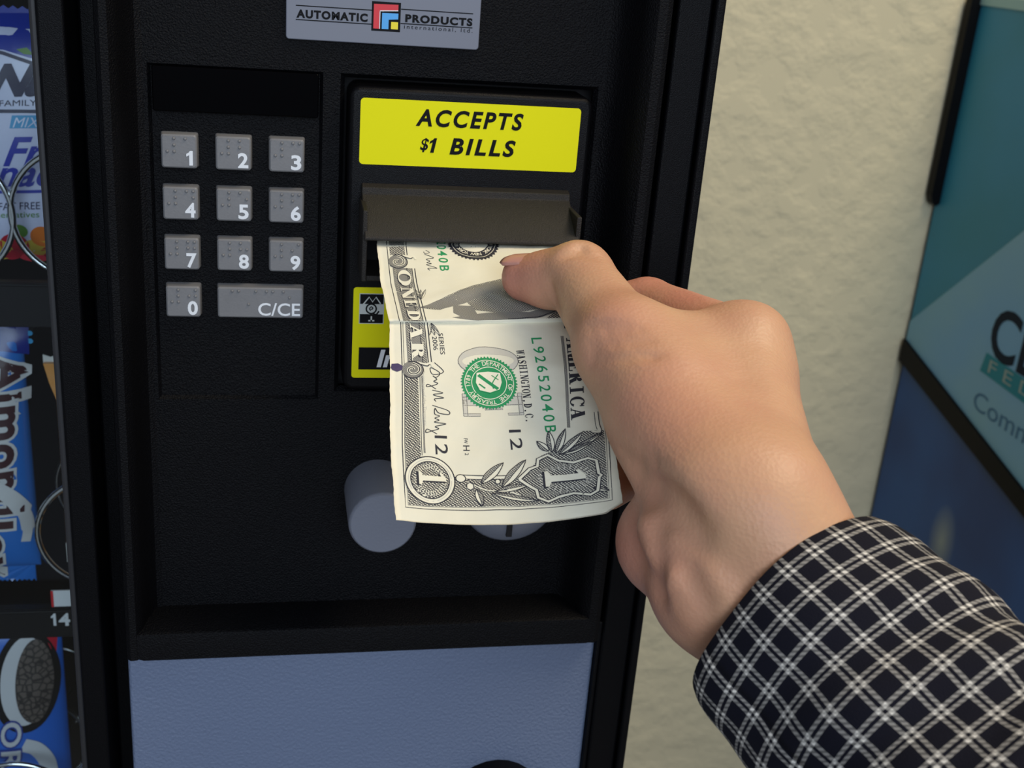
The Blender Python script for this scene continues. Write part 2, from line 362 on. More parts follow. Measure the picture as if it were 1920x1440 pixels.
# trays and coils behind the glass
TR = [(-.0915, -.1140), (-.2725, -.2905), (-.4540, -.4780), (.0900, .0675)]
for i, (zt, zb) in enumerate(TR):
    m = MB(); m.box(-.70, -.030, .138, .60, zb+.004, zb+.007); m.box(-.70, -.030, .132, .138, zb, zt)
    m.box(-.70, -.030, .130, .132, zt-.0014, zt)
    for x in (-.0925, -.155, -.217): m.box(x-.0006, x+.0006, .250, .58, zb+.007, zb+.05)
    t = m.build('shelf_tray', M['tray'], VM, bevel=.0006)
    if i == 1:
        n = MB(); fl = Flat(n, .1318); one_at(fl, -.0838, -.0812, -.2828, .0076, 0); fl.text('4', -.0800, -.0742, -.2828, .0076, 0, bold=.03); n.build('selection_number', M['white'], t)
        n = MB(); n.slab([(-.0828, -.2705), (-.073, -.2705), (-.073, -.2608), (-.0828, -.2608)], .1310, .1318); n.mi = 1; n.slab([(-.0828, -.2705), (-.0816, -.2705), (-.0816, -.2608), (-.0828, -.2608)], .1306, .1310); n.build('price_tag', [M['white'], M['red']], t)
coils = [(-.0580, -.0600, 0), (-.1205, -.0620, .4), (-.0576, -.2325, 1.1), (-.0480, -.4020, .8), (-.1139, -.4120, .3)]
for cx, cz, ph in coils:
    m = MB(); P = []
    for k in range(60*3+1):
        t = k/60; f = t-math.floor(t); yy = .142+math.floor(t)*.058+.058*max(0, (f-.86)/.14)
        P.append((cx+.0318*cos(2*pi*t-pi*.36), yy, cz+.0318*sin(2*pi*t-pi*.36)))
    m.tube(P, .0016, 8); m.build('spiral_coil', M['chrome'], VM, smooth=True, angle=0)
# ------------------------------------------------------------------ snacks hanging in the coils
def q(px, py, Y=.153): p = at(px, py, Y); return (p[0], p[2])
def sliced(vs, fs, step):
    "cuts 2D faces along a grid so that they can follow a curved surface"
    bm = bmesh.new(); bv = [bm.verts.new((x, z, 0)) for x, z in vs]
    for f in fs:
        try: bm.faces.new([bv[i] for i in f])
        except ValueError: pass
    for ax in (0, 1):
        lo, hi = min(v.co[ax] for v in bm.verts), max(v.co[ax] for v in bm.verts); t = math.floor(lo/step)*step+step
        while t < hi:
            n = Vector((1, 0, 0)) if ax == 0 else Vector((0, 1, 0))
            bmesh.ops.bisect_plane(bm, geom=bm.verts[:]+bm.edges[:]+bm.faces[:], plane_co=n*t, plane_no=n, dist=1e-7); t += step
    bm.verts.index_update(); V = [(v.co.x, v.co.y) for v in bm.verts]; F = [tuple(v.index for v in f.verts) for f in bm.faces]; bm.free(); return V, F
class Pack:
    "pillow pack: outline from edges(v) left/right, bulging to the front and back"
    def __init__(s, x0, x1, z0, z1, y, bulge, taper=0, wr=0):
        s.x0, s.x1, s.z0, s.z1, s.y, s.b, s.t, s.w = x0, x1, z0, z1, y, bulge, taper, wr
    def off(s, x, z):
        u = max(-1, min(1, (x-(s.x0+s.x1)/2)/((s.x1-s.x0)/2))); v = max(-1, min(1, (z-(s.z0+s.z1)/2)/((s.z1-s.z0)/2)))
        k = (max(0, 1-u*u)**.55)*(max(0, 1-v*v)**.45)
        return s.b*k+s.w*k*(sin(70*x+40*z)+.7*sin(160*z-60*x+1)+.5*sin(230*x+90*z))
    def front(s, x, z, lift=0): return (x, s.y-s.off(x, z)-lift, z)
    def body(s, mb, nu=18, nv=26):
        F = []; B = []
        for j in range(nv+1):
            v = -cos(pi*j/nv); z = (s.z0+s.z1)/2+v*(s.z1-s.z0)/2
            for i in range(nu+1):
                u = -cos(pi*i/nu); x = (s.x0+s.x1)/2+u*(s.x1-s.x0)/2; o = s.off(x, z)
                F.append((x, s.y-o-.0003, z)); B.append((x, s.y+o+.0003, z))
        n = nu+1; fs = [(j*n+i, j*n+i+1, (j+1)*n+i+1, (j+1)*n+i) for j in range(nv) for i in range(nu)]; N = len(F)
        mb.add(F+B, fs+[tuple(N+k for k in f[::-1]) for f in fs])
    def draw(s, mb, vs, fs, mi, lift=1, step=.006):
        V, Fc = sliced(vs, fs, step); mb.mi = mi; mb.add([s.front(x, z, .0004+.00012*lift) for x, z in V], Fc)
    def poly(s, mb, P, mi, lift=1): s.draw(mb, P, [tuple(range(len(P)))], mi, lift)
    def text(s, mb, txt, O, E, T, mi, lift=3, grow=0, **k):
        vs, fs = text_fit(txt, 0, 1, 0, 1, **k)
        s.draw(mb, [(O[0]+u*(E[0]-O[0])+v*(T[0]-O[0]), O[1]+u*(E[1]-O[1])+v*(T[1]-O[1])) for u, v in vs], fs, mi, lift)
def crimp(x0, x1, z0, z1, y, mt, parent, teeth=14, up=True):
    m = MB(); top = []
    for i in range(teeth*2+1): top.append((x0+(x1-x0)*i/(teeth*2), (z1 if up else z0)-(.0014 if i % 2 else 0)*(1 if up else -1)))
    P = [(x0, z0), (x1, z0)]+top[::-1] if up else top+[(x1, z1), (x0, z1)]
    n = len(P); m.add([(x, y-.0005+.0004*sin(x*3000), z) for x, z in P]+[(x, y+.0005, z) for x, z in P], [tuple(range(n)), tuple(range(2*n-1, n-1, -1))]+[(i+n, (i+1) % n+n, (i+1) % n, i) for i in range(n)])
    return m.build('crimped_seal', mt, parent)
foil = dict(rough=.28, bump=.25, bscale=60, spec=.6)
W_ = mat('pale lavender film', lin((205, 210, 238)), **foil); NV = mat('navy print', lin((15, 15, 62)), .4); BL = mat('blue film', lin((18, 48, 158)), **foil); RB = mat('royal blue print', lin((36, 50, 165)), .4)
TE = mat('teal print', lin((40, 150, 205)), .4); GR = mat('leaf green print', lin((90, 140, 50)), .4); RD = mat('candy red', lin((190, 28, 52)), .3); YE = mat('candy yellow', lin((225, 195, 70)), .35); OR = mat('candy orange', lin((225, 120, 40)), .35)
# fruit snack pouch
xa, za = q(-120, 507); xb, zb = q(190, 24)
z0, z1 = q(40, 503)[1], q(40, 26)[1]
po = empty('fruit_snack_pouch', (-.08, .168, z0)); tag(po, 'white and blue fruit snack pouch behind the uppermost coils at the left edge', 'snack pouch')
pk = Pack(-.165, -.035, z0+.004, z1-.004, .170, .0150, wr=.0006); m = MB(); pk.body(m)
pk.poly(m, [q(-110, 92), q(-110, 30), q(180, 30), q(180, 180), q(55, 112), q(0, 96)][::1], 1)
pk.draw(m, *ribbon([q(-100, 84), q(0, 102), q(60, 122), q(175, 168)], .0016), 2, 2)
pk.poly(m, [q(25, 95), q(45, 92), q(60, 106), q(40, 104)], 5, 2)
pk.text(m, 'Na', q(-28, 181), q(88, 178), q(-14, 122), 2, 3, bold=.05, shear=.25)
pk.text(m, 'FAMILY', q(-4, 201), q(66, 200), q(-4, 190), 2, 3)
pk.draw(m, *ribbon([q(-100, 209), q(160, 212)], .0016), 2, 2)
pk.poly(m, [q(16, 242), q(150, 242), q(150, 218), q(20, 218)], 4, 2); pk.text(m, 'MIXED', q(22, 240), q(104, 240), q(24, 222), 0, 3, shear=.2)
pk.text(m, 'Fruit', q(4, 312), q(168, 312), q(8, 258), 3, 3, bold=.02, shear=.3); pk.text(m, 'snacks', q(-42, 352), q(166, 350), q(-38, 300), 3, 3, bold=.02, shear=.3)
pk.draw(m, *ribbon([q(-60, 364), q(160, 361)], .0015), 3, 2); pk.text(m, 'FAT FREE', q(-6, 398), q(72, 396), q(-6, 384), 2, 3); pk.text(m, 'preservatives', q(-38, 413), q(70, 412), q(-38, 402), 5, 3)
for px, py, rx, ry, c in ((20, 470, 26, 26, 6), (62, 476, 26, 20, 7), (74, 452, 22, 22, 8), (30, 440, 16, 14, 5), (-10, 480, 24, 24, 7), (88, 488, 20, 16, 6), (8, 492, 20, 12, 6), (55, 498, 30, 10, 6), (110, 470, 24, 24, 7), (130, 490, 20, 14, 6)):
    c0 = q(px, py); pk.poly(m, ngon(c0[0], c0[1], rx*.00026, ry*.00026, 20), c, 2+.1*c)
m.build('pouch_body', [W_, BL, NV, RB, TE, GR, RD, YE, OR], po, smooth=True, angle=0)
crimp(-.163, -.037, z1-.005, z1+.002, .170, BL, po, 30); crimp(-.163, -.037, z0+.0022, z0+.0065, .170, W_, po, 30, False)

# blue almond bar
z0, z1 = q(20, 1112)[1], q(20, 604)[1]; x0, x1 = q(-95, 850)[0], q(50, 850)[0]
BR = mat('chocolate brown print', lin((62, 28, 32)), .4); AB = mat('bright blue film', lin((34, 110, 196)), **foil); DB = mat('deep blue film', lin((14, 34, 128)), **foil)
po = empty('almond_bar', ((x0+x1)/2, .166, z0)); tag(po, 'blue almond chocolate bar with brown outlined lettering hanging at the left edge', 'candy bar')
pk = Pack(x0, x1, z0+.010, z1-.010, .166, .0120, wr=.0005); m = MB(); pk.body(m)
pk.poly(m, [q(-80, 672), q(-80, 622), q(44, 622), q(46, 680), q(0, 668)], 1)
for px, py in ((60-14, 640), (61-14, 655)): c0 = q(px, py); pk.poly(m, ngon(c0[0], c0[1], .0016, .0014, 12), 4, 2)
def outlined(txt, O, E, T, **k):
    for b, mi, l in ((.095, 3, 3), (.035, 2, 4)):
        vs, fs = glyphs(txt, b, 0, 1.12); v0, f0 = glyphs(txt, 0, 0, 1.12); ax, bx = min(v[0] for v in v0), max(v[0] for v in v0); bz = max(v[1] for v in v0)
        pk.draw(m, [(O[0]+(u-ax)/(bx-ax)*(E[0]-O[0])+v/bz*(T[0]-O[0]), O[1]+(u-ax)/(bx-ax)*(E[1]-O[1])+v/bz*(T[1]-O[1])) for u, v in vs], fs, mi, l)
outlined('Almond', q(-18, 680), q(-18, 966), q(43, 680)); outlined('Joy', q(-44, 972), q(-44, 1096), q(20, 972))
pk.draw(m, *ribbon(smooth_pts([q(-30, 905), q(0, 922), q(24, 942), q(42, 970), q(48, 1000), q(44, 1026)]), [.009]*6+[.0085]*12+[.006]*7+[.0045]*6), 3, 6)
m.build('wrapper', [AB, DB, BR, mat('cream white print', lin((205, 205, 205)), .4), TE], po, smooth=True, angle=0)
crimp(x0+.004, x1-.003, z1-.012, z1, .166, DB, po, 12); crimp(x0+.004, x1-.003, z0, z0+.012, .166, AB, po, 12, False)

# gold bar mostly behind the mullion
GO = mat('gold wrapper', lin((214, 140, 40)), .3, .4, 90, spec=.6); PW = mat('white crimp', lin((215, 215, 210)), .4)
zt, zb = q(80, 681)[1], q(125, 1072)[1]
po = empty('gold_candy_bar', (-.058, .166, zb)); tag(po, 'golden candy bar with white serrated end half hidden behind the black door mullion', 'candy bar')
pk = Pack(-.0797, -.040, zb+.010, zt-.026, .166, .011, wr=.0004); m = MB(); pk.body(m)
xl = q(73, 683)[0]; yv = .166
m.add([(xl, yv-.003, zt-.004), (-.034, yv-.003, zt-.004), (-.036, yv-.004, zt-.016), (-.0415, yv-.007, zt-.030), (-.0762, yv-.007, zt-.030), (-.0818, yv-.005, zt-.014),
       (xl, yv+.002, zt-.004), (-.034, yv+.002, zt-.004), (-.036, yv+.003, zt-.016), (-.0415, yv+.005, zt-.030), (-.0762, yv+.005, zt-.030), (-.0818, yv+.004, zt-.014)],
      [(0, 5, 2, 1), (5, 4, 3, 2), (6, 7, 8, 11), (11, 8, 9, 10), (0, 6, 11, 5), (5, 11, 10, 4), (1, 2, 8, 7), (2, 3, 9, 8), (0, 1, 7, 6), (3, 4, 10, 9)])
m.build('wrapper', GO, po, smooth=True, angle=50); crimp(xl-.0004, -.033, zt-.0045, zt, yv, PW, po, 7); crimp(-.0797, -.040, zb, zb+.012, .164, PW, po, 7, False)

# cookie pack
def cookie_mat():
    m = mat('printed dark cookie', (.02, .017, .015), .45); nt = m.node_tree; b = nt.nodes['Principled BSDF']; tc = nt.nodes.new('ShaderNodeTexCoord')
    v = nt.nodes.new('ShaderNodeTexVoronoi'); v.feature = 'DISTANCE_TO_EDGE'; v.inputs['Scale'].default_value = 260
    r = nt.nodes.new('ShaderNodeValToRGB'); r.color_ramp.elements[0].position = .04; r.color_ramp.elements[1].position = .16
    r.color_ramp.elements[0].color = (*lin((34, 30, 30)), 1); r.color_ramp.elements[1].color = (*lin((92, 82, 76)), 1)
    nt.links.new(tc.outputs['Object'], v.inputs['Vector']); nt.links.new(v.outputs['Distance'], r.inputs[0]); nt.links.new(r.outputs[0], b.inputs['Base Color']); return m
zt = q(60, 1178)[1]; zb = zt-.1455; xr = q(104, 1180)[0]; xl = xr-.100
po = empty('cookie_pack', ((xl+xr)/2, .168, zb)); tag(po, 'blue cookie pack picturing a dark sandwich cookie at the lower left corner', 'cookie pack')
pk = Pack(xl, xr, zb+.004, zt-.004, .168, .0145, wr=.0006); m = MB(); pk.body(m)
def ell(cx, cy, rx, ry): return [q(cx+rx*cos(2*pi*i/40), cy-ry*sin(2*pi*i/40)) for i in range(40)]
pk.poly(m, [q(64, 1186), q(94, 1246), q(99, 1246), q(102, 1188)], 1)
pk.poly(m, ell(46, 1290, 62, 91), 2, 2); pk.poly(m, ell(44, 1289, 46, 78), 3, 3); pk.poly(m, ell(61, 1290, 35, 74), 4, 4)
for b, mi, l in ((.075, 5, 5), (.02, 3, 6)):
    vs, fs = glyphs('OREO', b, 0, 1.1); v0, _n = glyphs('OREO', 0, 0, 1.1); ax, bx = min(v[0] for v in v0), max(v[0] for v in v0); bz = max(v[1] for v in v0)
    O, E, T = q(3, 1358), q(3, 1520), q(38, 1358)
    pk.draw(m, [(O[0]+(u-ax)/(bx-ax)*(E[0]-O[0])+v/bz*(T[0]-O[0]), O[1]+(u-ax)/(bx-ax)*(E[1]-O[1])+v/bz*(T[1]-O[1])) for u, v in vs], fs, mi, l)
pk.draw(m, *ribbon(smooth_pts([q(42, 1402), q(66, 1412), q(84, 1436), q(92, 1470)]), .0085), 3, 4)
m.build('pack_body', [mat('cookie blue film', lin((30, 100, 200)), **foil), RD, M['inkblack'], mat('creme white print', lin((200, 202, 206)), .4), cookie_mat(), mat('blue letter outline', lin((20, 50, 140)), .4)], po, smooth=True, angle=0)
crimp(xl+.002, xr-.001, zt-.006, zt+.001, .168, DB, po, 20)

# ------------------------------------------------------------------ teal cash machine by the wall
KX = .830
def atx_(px, py): d = ray(px, py); return CC+d*(KX-CC[0])/d[0]
def kmat(name, c0, c1, stripes=0, blot=None):
    m = mat(name, c0, .5); nt = m.node_tree; b = nt.nodes['Principled BSDF']; tc = nt.nodes.new('ShaderNodeTexCoord')
    n = nt.nodes.new('ShaderNodeTexNoise'); n.inputs['Scale'].default_value = 7; n.inputs['Detail'].default_value = 2; nt.links.new(tc.outputs['Object'], n.inputs['Vector'])
    mx = nt.nodes.new('ShaderNodeMix'); mx.data_type = 'RGBA'; mx.inputs['A'].default_value = (*c0, 1); mx.inputs['B'].default_value = (*c1, 1)
    r = nt.nodes.new('ShaderNodeValToRGB'); r.color_ramp.elements[0].position = .35; r.color_ramp.elements[1].position = .65; nt.links.new(n.outputs['Fac'], r.inputs[0])
    nt.links.new(r.outputs[0], mx.inputs['Factor']); out = mx.outputs['Result']
    if stripes:
        wv = nt.nodes.new('ShaderNodeTexWave'); wv.bands_direction = 'Y'; wv.inputs['Scale'].default_value = stripes; nt.links.new(tc.outputs['Object'], wv.inputs['Vector'])
        m2 = nt.nodes.new('ShaderNodeMix'); m2.data_type = 'RGBA'; m2.inputs['B'].default_value = (*[c*1.5 for c in c1], 1); nt.links.new(out, m2.inputs['A'])
        mu = nt.nodes.new('ShaderNodeMath'); mu.operation = 'MULTIPLY'; mu.inputs[1].default_value = .45; nt.links.new(wv.outputs['Fac'], mu.inputs[0]); nt.links.new(mu.outputs[0], m2.inputs['Factor']); out = m2.outputs['Result']
    if blot is not None:
        mp = nt.nodes.new('ShaderNodeMapping'); mp.vector_type = 'TEXTURE'; mp.inputs['Location'].default_value = (KX-1.14, blot[1]-.59, blot[2]+1.25); mp.inputs['Scale'].default_value = (.2, .028, .050); nt.links.new(tc.outputs['Object'], mp.inputs[0])
        g = nt.nodes.new('ShaderNodeTexGradient'); g.gradient_type = 'SPHERICAL'; nt.links.new(mp.outputs[0], g.inputs[0]); mu = nt.nodes.new('ShaderNodeMath'); mu.operation = 'MULTIPLY'; mu.inputs[1].default_value = .75; nt.links.new(g.outputs['Fac'], mu.inputs[0])
        m2 = nt.nodes.new('ShaderNodeMix'); m2.data_type = 'RGBA'; m2.inputs['B'].default_value = (*lin((170, 180, 165)), 1); nt.links.new(out, m2.inputs['A']); nt.links.new(mu.outputs[0], m2.inputs['Factor']); out = m2.outputs['Result']
    nt.links.new(out, b.inputs['Base Color']); return m
KO = empty('cash_machine', (1.14, .59, -1.25)); tag(KO, 'teal and navy bank cash machine by the beige wall right of the vending machine', 'cash machine')
m = MB(); m.box(KX, 1.45, .30, .872, -1.25, .046); m.build('cabinet', kmat('navy graphic', lin((26, 66, 124)), lin((34, 86, 150)), 0, atx_(1765, 1015)), KO)
def side(lift): return lambda u, v: (KX-lift, u, v)
def kpoly(P, mt, name, l0=0, l1=.002, parent=KO): return MB().prism(P[::-1], side(l1), side(l0)).build(name, mt, parent)
kpoly([(.872, -.395), (.872, .046), (.30, .046), (.30, -.515)], kmat('teal striped graphic', lin((40, 124, 142)), lin((46, 132, 164)), 60), 'teal_panel')
lp = kpoly([(.872, -.3750), (.872, -.3475), (.689, -.184), (.430, .046), (.30, .046), (.30, -.506)], kmat('pale blue graphic', lin((132, 182, 198)), lin((120, 174, 210))), 'sign_panel', .002, .003)
kpoly([(.872, -.401), (.872, -.3720), (.30, -.507), (.30, -.524)], M['black'], 'black_rail', 0, .007)
kpoly([(.872, .0405), (.872, .052), (.30, .052), (.30, .0405)], mat('pale cap', lin((150, 190, 190)), .5), 'top_cap', 0, .004)
m = MB(); P = [(.815, -.183), (.818, -.192), (.823, -.196), (.829, -.192), (.8295, .05), (.815, .05)]
m.prism(P[::-1], lambda u, v: (u, .874, v), lambda u, v: (u, .862, v)); m.build('rear_trim', M['black'], KO)
m = MB()
def ktext(txt, y0, y1, z0, h, mi, lift, **k):
    vs, fs = text_fit(txt, 0, 1, z0, h, **k); m.mi = mi; m.add([(KX-lift, y0+u*(y1-y0), z) for u, z in vs], fs)
ktext('CB', .7000, .6020, -.3265, .058, 0, .0033, bold=.02)
m.mi = 1; m.add([(KX-.0033, y, z) for y, z in ((.7050, -.3510), (.42, -.362), (.42, -.336), (.7000, -.3272))], [(0, 1, 2, 3)])
ktext('FEDERAL', .6900, .465, -.3470, .0150, 2, .0036, bold=.0, space=1.5)
ktext('Community', .7030, .5000, -.3960, .0220, 3, .0033)
m.build('sign_lettering', [mat('dark navy letters', lin((18, 34, 50)), .5, spec=.1), mat('teal box', lin((40, 136, 150)), .5, spec=.2), mat('pale letters', lin((150, 170, 165)), .5), mat('blue letters', lin((44, 104, 142)), .5)], lp)
# ------------------------------------------------------------------ the dollar bill: a = mm from its near end, b = mm from its left edge
BROWS = [(124., at(706.5, 447, -.022), at(880, 448, -.022)+np.array([0, 0, -.0004]), at(1042, 452, -.022)),
         (116., at(707, 460, -.030), at(881, 461, -.030)+np.array([0, 0, -.0004]), at(1047, 464, -.030)),
         (97., deep(714, 530, .4045), deep(893, 532, .4040), deep(1066, 534, .4055)),
         (78.5, deep(730, 602, .3855), deep(915, 603, .3868), deep(1104, 596, .3880)),
         (78.4, deep(730, 603, .3864), deep(915, 604, .3880), deep(1108, 601, .3890)),
         (60., deep(731, 690, .3765), deep(930, 692, .3750), deep(1124, 682, .3715)),
         (30., deep(731.5, 832, .3595), deep(945, 838, .3585), deep(1150, 825, .3515)),
         (0., deep(742, 975, .345), deep(958, 983, .3435), deep(1170, 956, .338))]
def bill_raw(a, b):
    for i in range(len(BROWS)-1):
        if BROWS[i][0] >= a >= BROWS[i+1][0]: break
    else: i = 0 if a > BROWS[0][0] else len(BROWS)-2
    A, B = BROWS[i], BROWS[i+1]; t = (A[0]-a)/(A[0]-B[0]); u = b/66.3
    w = ((1-u)*(1-2*u), 4*u*(1-u), u*(2*u-1))
    return (1-t)*(w[0]*A[1]+w[1]*A[2]+w[2]*A[3])+t*(w[0]*B[1]+w[1]*B[2]+w[2]*B[3])
def bill_nrm(a, b):
    e = .4; lo = a-e if not (78.4 <= a-e <= 78.5 or a-e < 78.5 <= a) else a; hi = a+e if not (a <= 78.4 < a+e) else a
    du = bill_raw(hi, b)-bill_raw(lo, b); dv = bill_raw(a, b+e)-bill_raw(a, b-e); n = np.cross(dv, du)
    return n/np.linalg.norm(n)
def bill_pt(a, b, lift=0.0):
    w = .10*sin(a*.45+b*.12)+.08*sin(b*.5-a*.2+1)+.06*sin(a*1.1+b*.7)
    if 78.5 <= a < 104: w += .55*math.exp(-((a-(84+.30*b))/2.6)**2)*min(1, max(0, (b-6)/14))*max(0, min(1, (46-b)/16))
    e = math.exp(-min(b, 66.3-b)/2.)*.06*sin(a*.9)
    n = bill_nrm(a, b); return bill_raw(a, b)+n*((w+e)*.001+lift)
def inkmat(name, ink, paper, dens, s1, s2):
    "engraving: fine crossed lines of ink over paper"
    m = mat(name, ink, .6); nt = m.node_tree; b = nt.nodes['Principled BSDF']; uv = nt.nodes.new('ShaderNodeUVMap'); outs = []
    for sc, rot, dist in ((s1, .5, 3.0), (s2, -.9, 4.0)):
        mp = nt.nodes.new('ShaderNodeMapping'); mp.inputs['Rotation'].default_value = (0, 0, rot); nt.links.new(uv.outputs[0], mp.inputs[0])
        wv = nt.nodes.new('ShaderNodeTexWave'); wv.inputs['Scale'].default_value = sc; wv.inputs['Distortion'].default_value = dist; wv.inputs['Detail Scale'].default_value = .6
        nt.links.new(mp.outputs[0], wv.inputs['Vector']); outs.append(wv.outputs['Fac'])
    mu = nt.nodes.new('ShaderNodeMath'); mu.operation = 'MULTIPLY'; nt.links.new(outs[0], mu.inputs[0]); nt.links.new(outs[1], mu.inputs[1])
    r = nt.nodes.new('ShaderNodeValToRGB'); r.color_ramp.elements[0].position = dens; r.color_ramp.elements[1].position = min(1, dens+.22); nt.links.new(mu.outputs[0], r.inputs[0])
    r.color_ramp.elements[0].color = (*ink, 1); r.color_ramp.elements[1].color = (*paper, 1); nt.links.new(r.outputs[0], b.inputs['Base Color']); return m
PAPER = lin((222, 218, 196)); INK = lin((52, 52, 58))
bpaper = mat('banknote paper', PAPER, .75, .35, 160, var=.05, vscale=70)
BM = [bpaper, mat('banknote ink', INK, .6, spec=.2), mat('banknote green', lin((30, 140, 84)), .6), mat('banknote grey', lin((196, 193, 180)), .7), inkmat('banknote dark engraving', INK, PAPER, .20, .50, .42), mat('violet stamp', lin((66, 56, 92)), .6), inkmat('banknote grey engraving', lin((104, 103, 100)), lin((168, 165, 152)), .25, .9, .7), mat('paper print', lin((226, 222, 200)), .75), inkmat('banknote leaf shade', lin((84, 84, 84)), PAPER, .30, .8, .5)]
bm_ = MB()
def bl(a): return .06*sin(a*1.7)+.10*sin(a*.41+2)
def br(a): return 66.3+.06*sin(a*1.3)-(0 if a > 3 else (3-a)/3*5.2)-(0 if 1e9 else 0)
rows_ = [0, .6, 1.5, 3]+[3+i*1.5 for i in range(1, 51)]
rows_ = [a for a in rows_ if a < 78.3]+[78.4, 78.5]+[80+i*1.5 for i in range(30) if 80+i*1.5 <= 123]
NB = 36; top = []; bot = []; uvs = []
for a in rows_:
    for j in range(NB+1):
        b = bl(a)+(br(a)-bl(a))*j/NB; top.append(bill_pt(a, b)); bot.append(bill_pt(a, b, -.00012)); uvs.append((a, b))
n = NB+1; N = len(top); fs = [(i*n+j, (i+1)*n+j, (i+1)*n+j+1, i*n+j+1) for i in range(len(rows_)-1) for j in range(NB)]
bm_.add(top+bot, fs+[tuple(N+k for k in f[::-1]) for f in fs], uvs+uvs)
per = [j for j in range(n)]+[i*n+NB for i in range(1, len(rows_))]+[(len(rows_)-1)*n+j for j in range(NB-1, -1, -1)]+[i*n for i in range(len(rows_)-2, 0, -1)]
for k in range(len(per)): i, j = per[k], per[(k+1) % len(per)]; bm_.f.append((i, N+i, N+j, j)); bm_.m.append(0)
def bd(vs, fs, mi, lift=1, step=1.6):
    "print in (a,b) mm onto the note"
    V, F = sliced(vs, fs, step); bm_.mi = mi
    P = [bill_pt(a, b, .00003*lift+.00002) for a, b in V]; G = []
    for f in F:
        p0, p1, p2 = (np.array(V[f[i]]) for i in (0, 1, 2)); c = sum((V[f[i]][0]*V[f[(i+1) % len(f)]][1]-V[f[(i+1) % len(f)]][0]*V[f[i]][1]) for i in range(len(f)))
        G.append(f if c < 0 else f[::-1])
    bm_.add(P, G, V)
def bp_(P, mi, lift=1): bd(P, [tuple(range(len(P)))], mi, lift)
def bline(P, w, mi, lift=1, sm=True): bd(*ribbon(smooth_pts(P) if sm and len(P) > 2 else P, w), mi, lift)
def btext(txt, a0, a1, b0, h, mi, lift=2, **k):
    "reads from a0 down to a1, feet at b0, tops towards larger b"
    vs, fs = text_fit(txt, 0, 1, 0, 1, **k); bd([(a0+u*(a1-a0), b0+v*h) for u, v in vs], fs, mi, lift)
# serif capitals as outlines in a unit box (x along the reading direction)
def serif(ch):
    T, t, s = .30, .09, .07; S = []
    def R(x0, y0, x1, y1): S.append(([(x0, y0), (x1, y0), (x1, y1), (x0, y1)], [(0, 1, 2, 3)]))
    def D(xa, xb, w, y0=0, y1=1): S.append(([(xa, y0), (xa+w, y0), (xb+w, y1), (xb, y1)], [(0, 1, 2, 3)]))
    def foot(x0, x1, y=0): R(x0, 0 if y == 0 else 1-s, x1, s if y == 0 else 1)
    def arc(cx, cy, rx, ry, ix, iy, a0, a1): S.append(ringpoly(cx, cy, rx, ry, ix, iy, 26, a0, a1))
    if ch == 'I': R(.37, 0, .63, 1); foot(.22, .78); foot(.22, .78, 1)
    elif ch == 'A': D(.08, .44, t); D(.58, .30, T); R(.25, .28, .65, .28+t*.8); foot(-.02, .26); foot(.5, .98)
    elif ch == 'M': R(.10, 0, .10+t, 1); D(.40, .10, T*.8); D(.46, .74, t); R(.70, 0, .70+T*.85, 1); foot(0, .28); foot(.62, 1); foot(0, .25, 1); foot(.76, 1, 1)
    elif ch == 'E': R(.15, 0, .15+T, 1); R(.15, 0, .85, s); R(.15, 1-s, .82, 1); R(.4, .47, .62, .54); R(.76, 0, .85, .28); R(.74, .74, .82, 1); R(.56, .36, .62, .66); foot(.03, .4); foot(.03, .4, 1)
    elif ch == 'R': R(.12, 0, .12+T, 1); arc(.36, .75, .42, .25, .17, .19, -pi/2, pi/2); D(.62, .38, T, 0, .52); foot(0, .48); foot(.58, 1); foot(0, .4, 1)
    elif ch == 'C': arc(.52, .5, .46, .52, .22, .45, .55, 2*pi-.55); R(.84, .66, .92, .98)
    elif ch == 'O': arc(.5, .5, .5, .52, .24, .45, 0, 2*pi)
    elif ch == 'S': S.append(ribbon(smooth_pts([(.80, .74), (.68, .95), (.40, .95), (.22, .76), (.38, .58), (.62, .44), (.78, .26), (.62, .05), (.32, .05), (.16, .26)]), [.10+.16*math.exp(-((i-27)/11)**2) for i in range(55)])); R(.76, .68, .84, .98); R(.12, .02, .2, .34)
    elif ch == 'F': R(.15, 0, .15+T, 1); R(.15, 1-s, .82, 1); R(.4, .47, .62, .54); R(.74, .72, .82, 1); foot(.03, .53); foot(.03, .4, 1)
    elif ch == 'D': R(.12, 0, .12+T, 1); arc(.34, .5, .60, .5, .32, .43, -pi/2, pi/2); foot(0, .4); foot(0, .4, 1)
    elif ch == 'L': R(.18, 0, .18+T, 1); R(.18, 0, .88, s); R(.8, 0, .88, .32); foot(.04, .5); foot(.04, .58, 1)
    elif ch == 'N': R(.12, 0, .12+t, 1); D(.62, .10, T); R(.80, 0, .80+t, 1); foot(0, .32); foot(0, .3, 1); foot(.7, 1, 1)
    elif ch == 'T': R(.37, 0, .63, 1); R(.05, 1-s, .95, 1); R(.05, .72, .13, 1); R(.87, .72, .95, 1); foot(.24, .76)
    elif ch == 'H': R(.12, 0, .34, 1); R(.68, 0, .90, 1); R(.3, .47, .7, .54); foot(.0, .44); foot(.56, 1); foot(0, .44, 1); foot(.56, 1, 1)
    elif ch == 'W': D(.20, .02, .2); D(.24, .44, t); D(.58, .40, .2); D(.64, .88, t); foot(-.04, .3, 1); foot(.74, 1.04, 1)
    elif ch == 'G': arc(.50, .5, .46, .52, .22, .45, .6, 2*pi-.45); R(.66, 0, .90, .42); R(.56, .38, 1, .45)
    elif ch == '.': R(.3, 0, .6, .2)
    elif ch == ',': R(.3, 0, .6, .2); D(.30, .42, .14, -.2, .05)
    return S
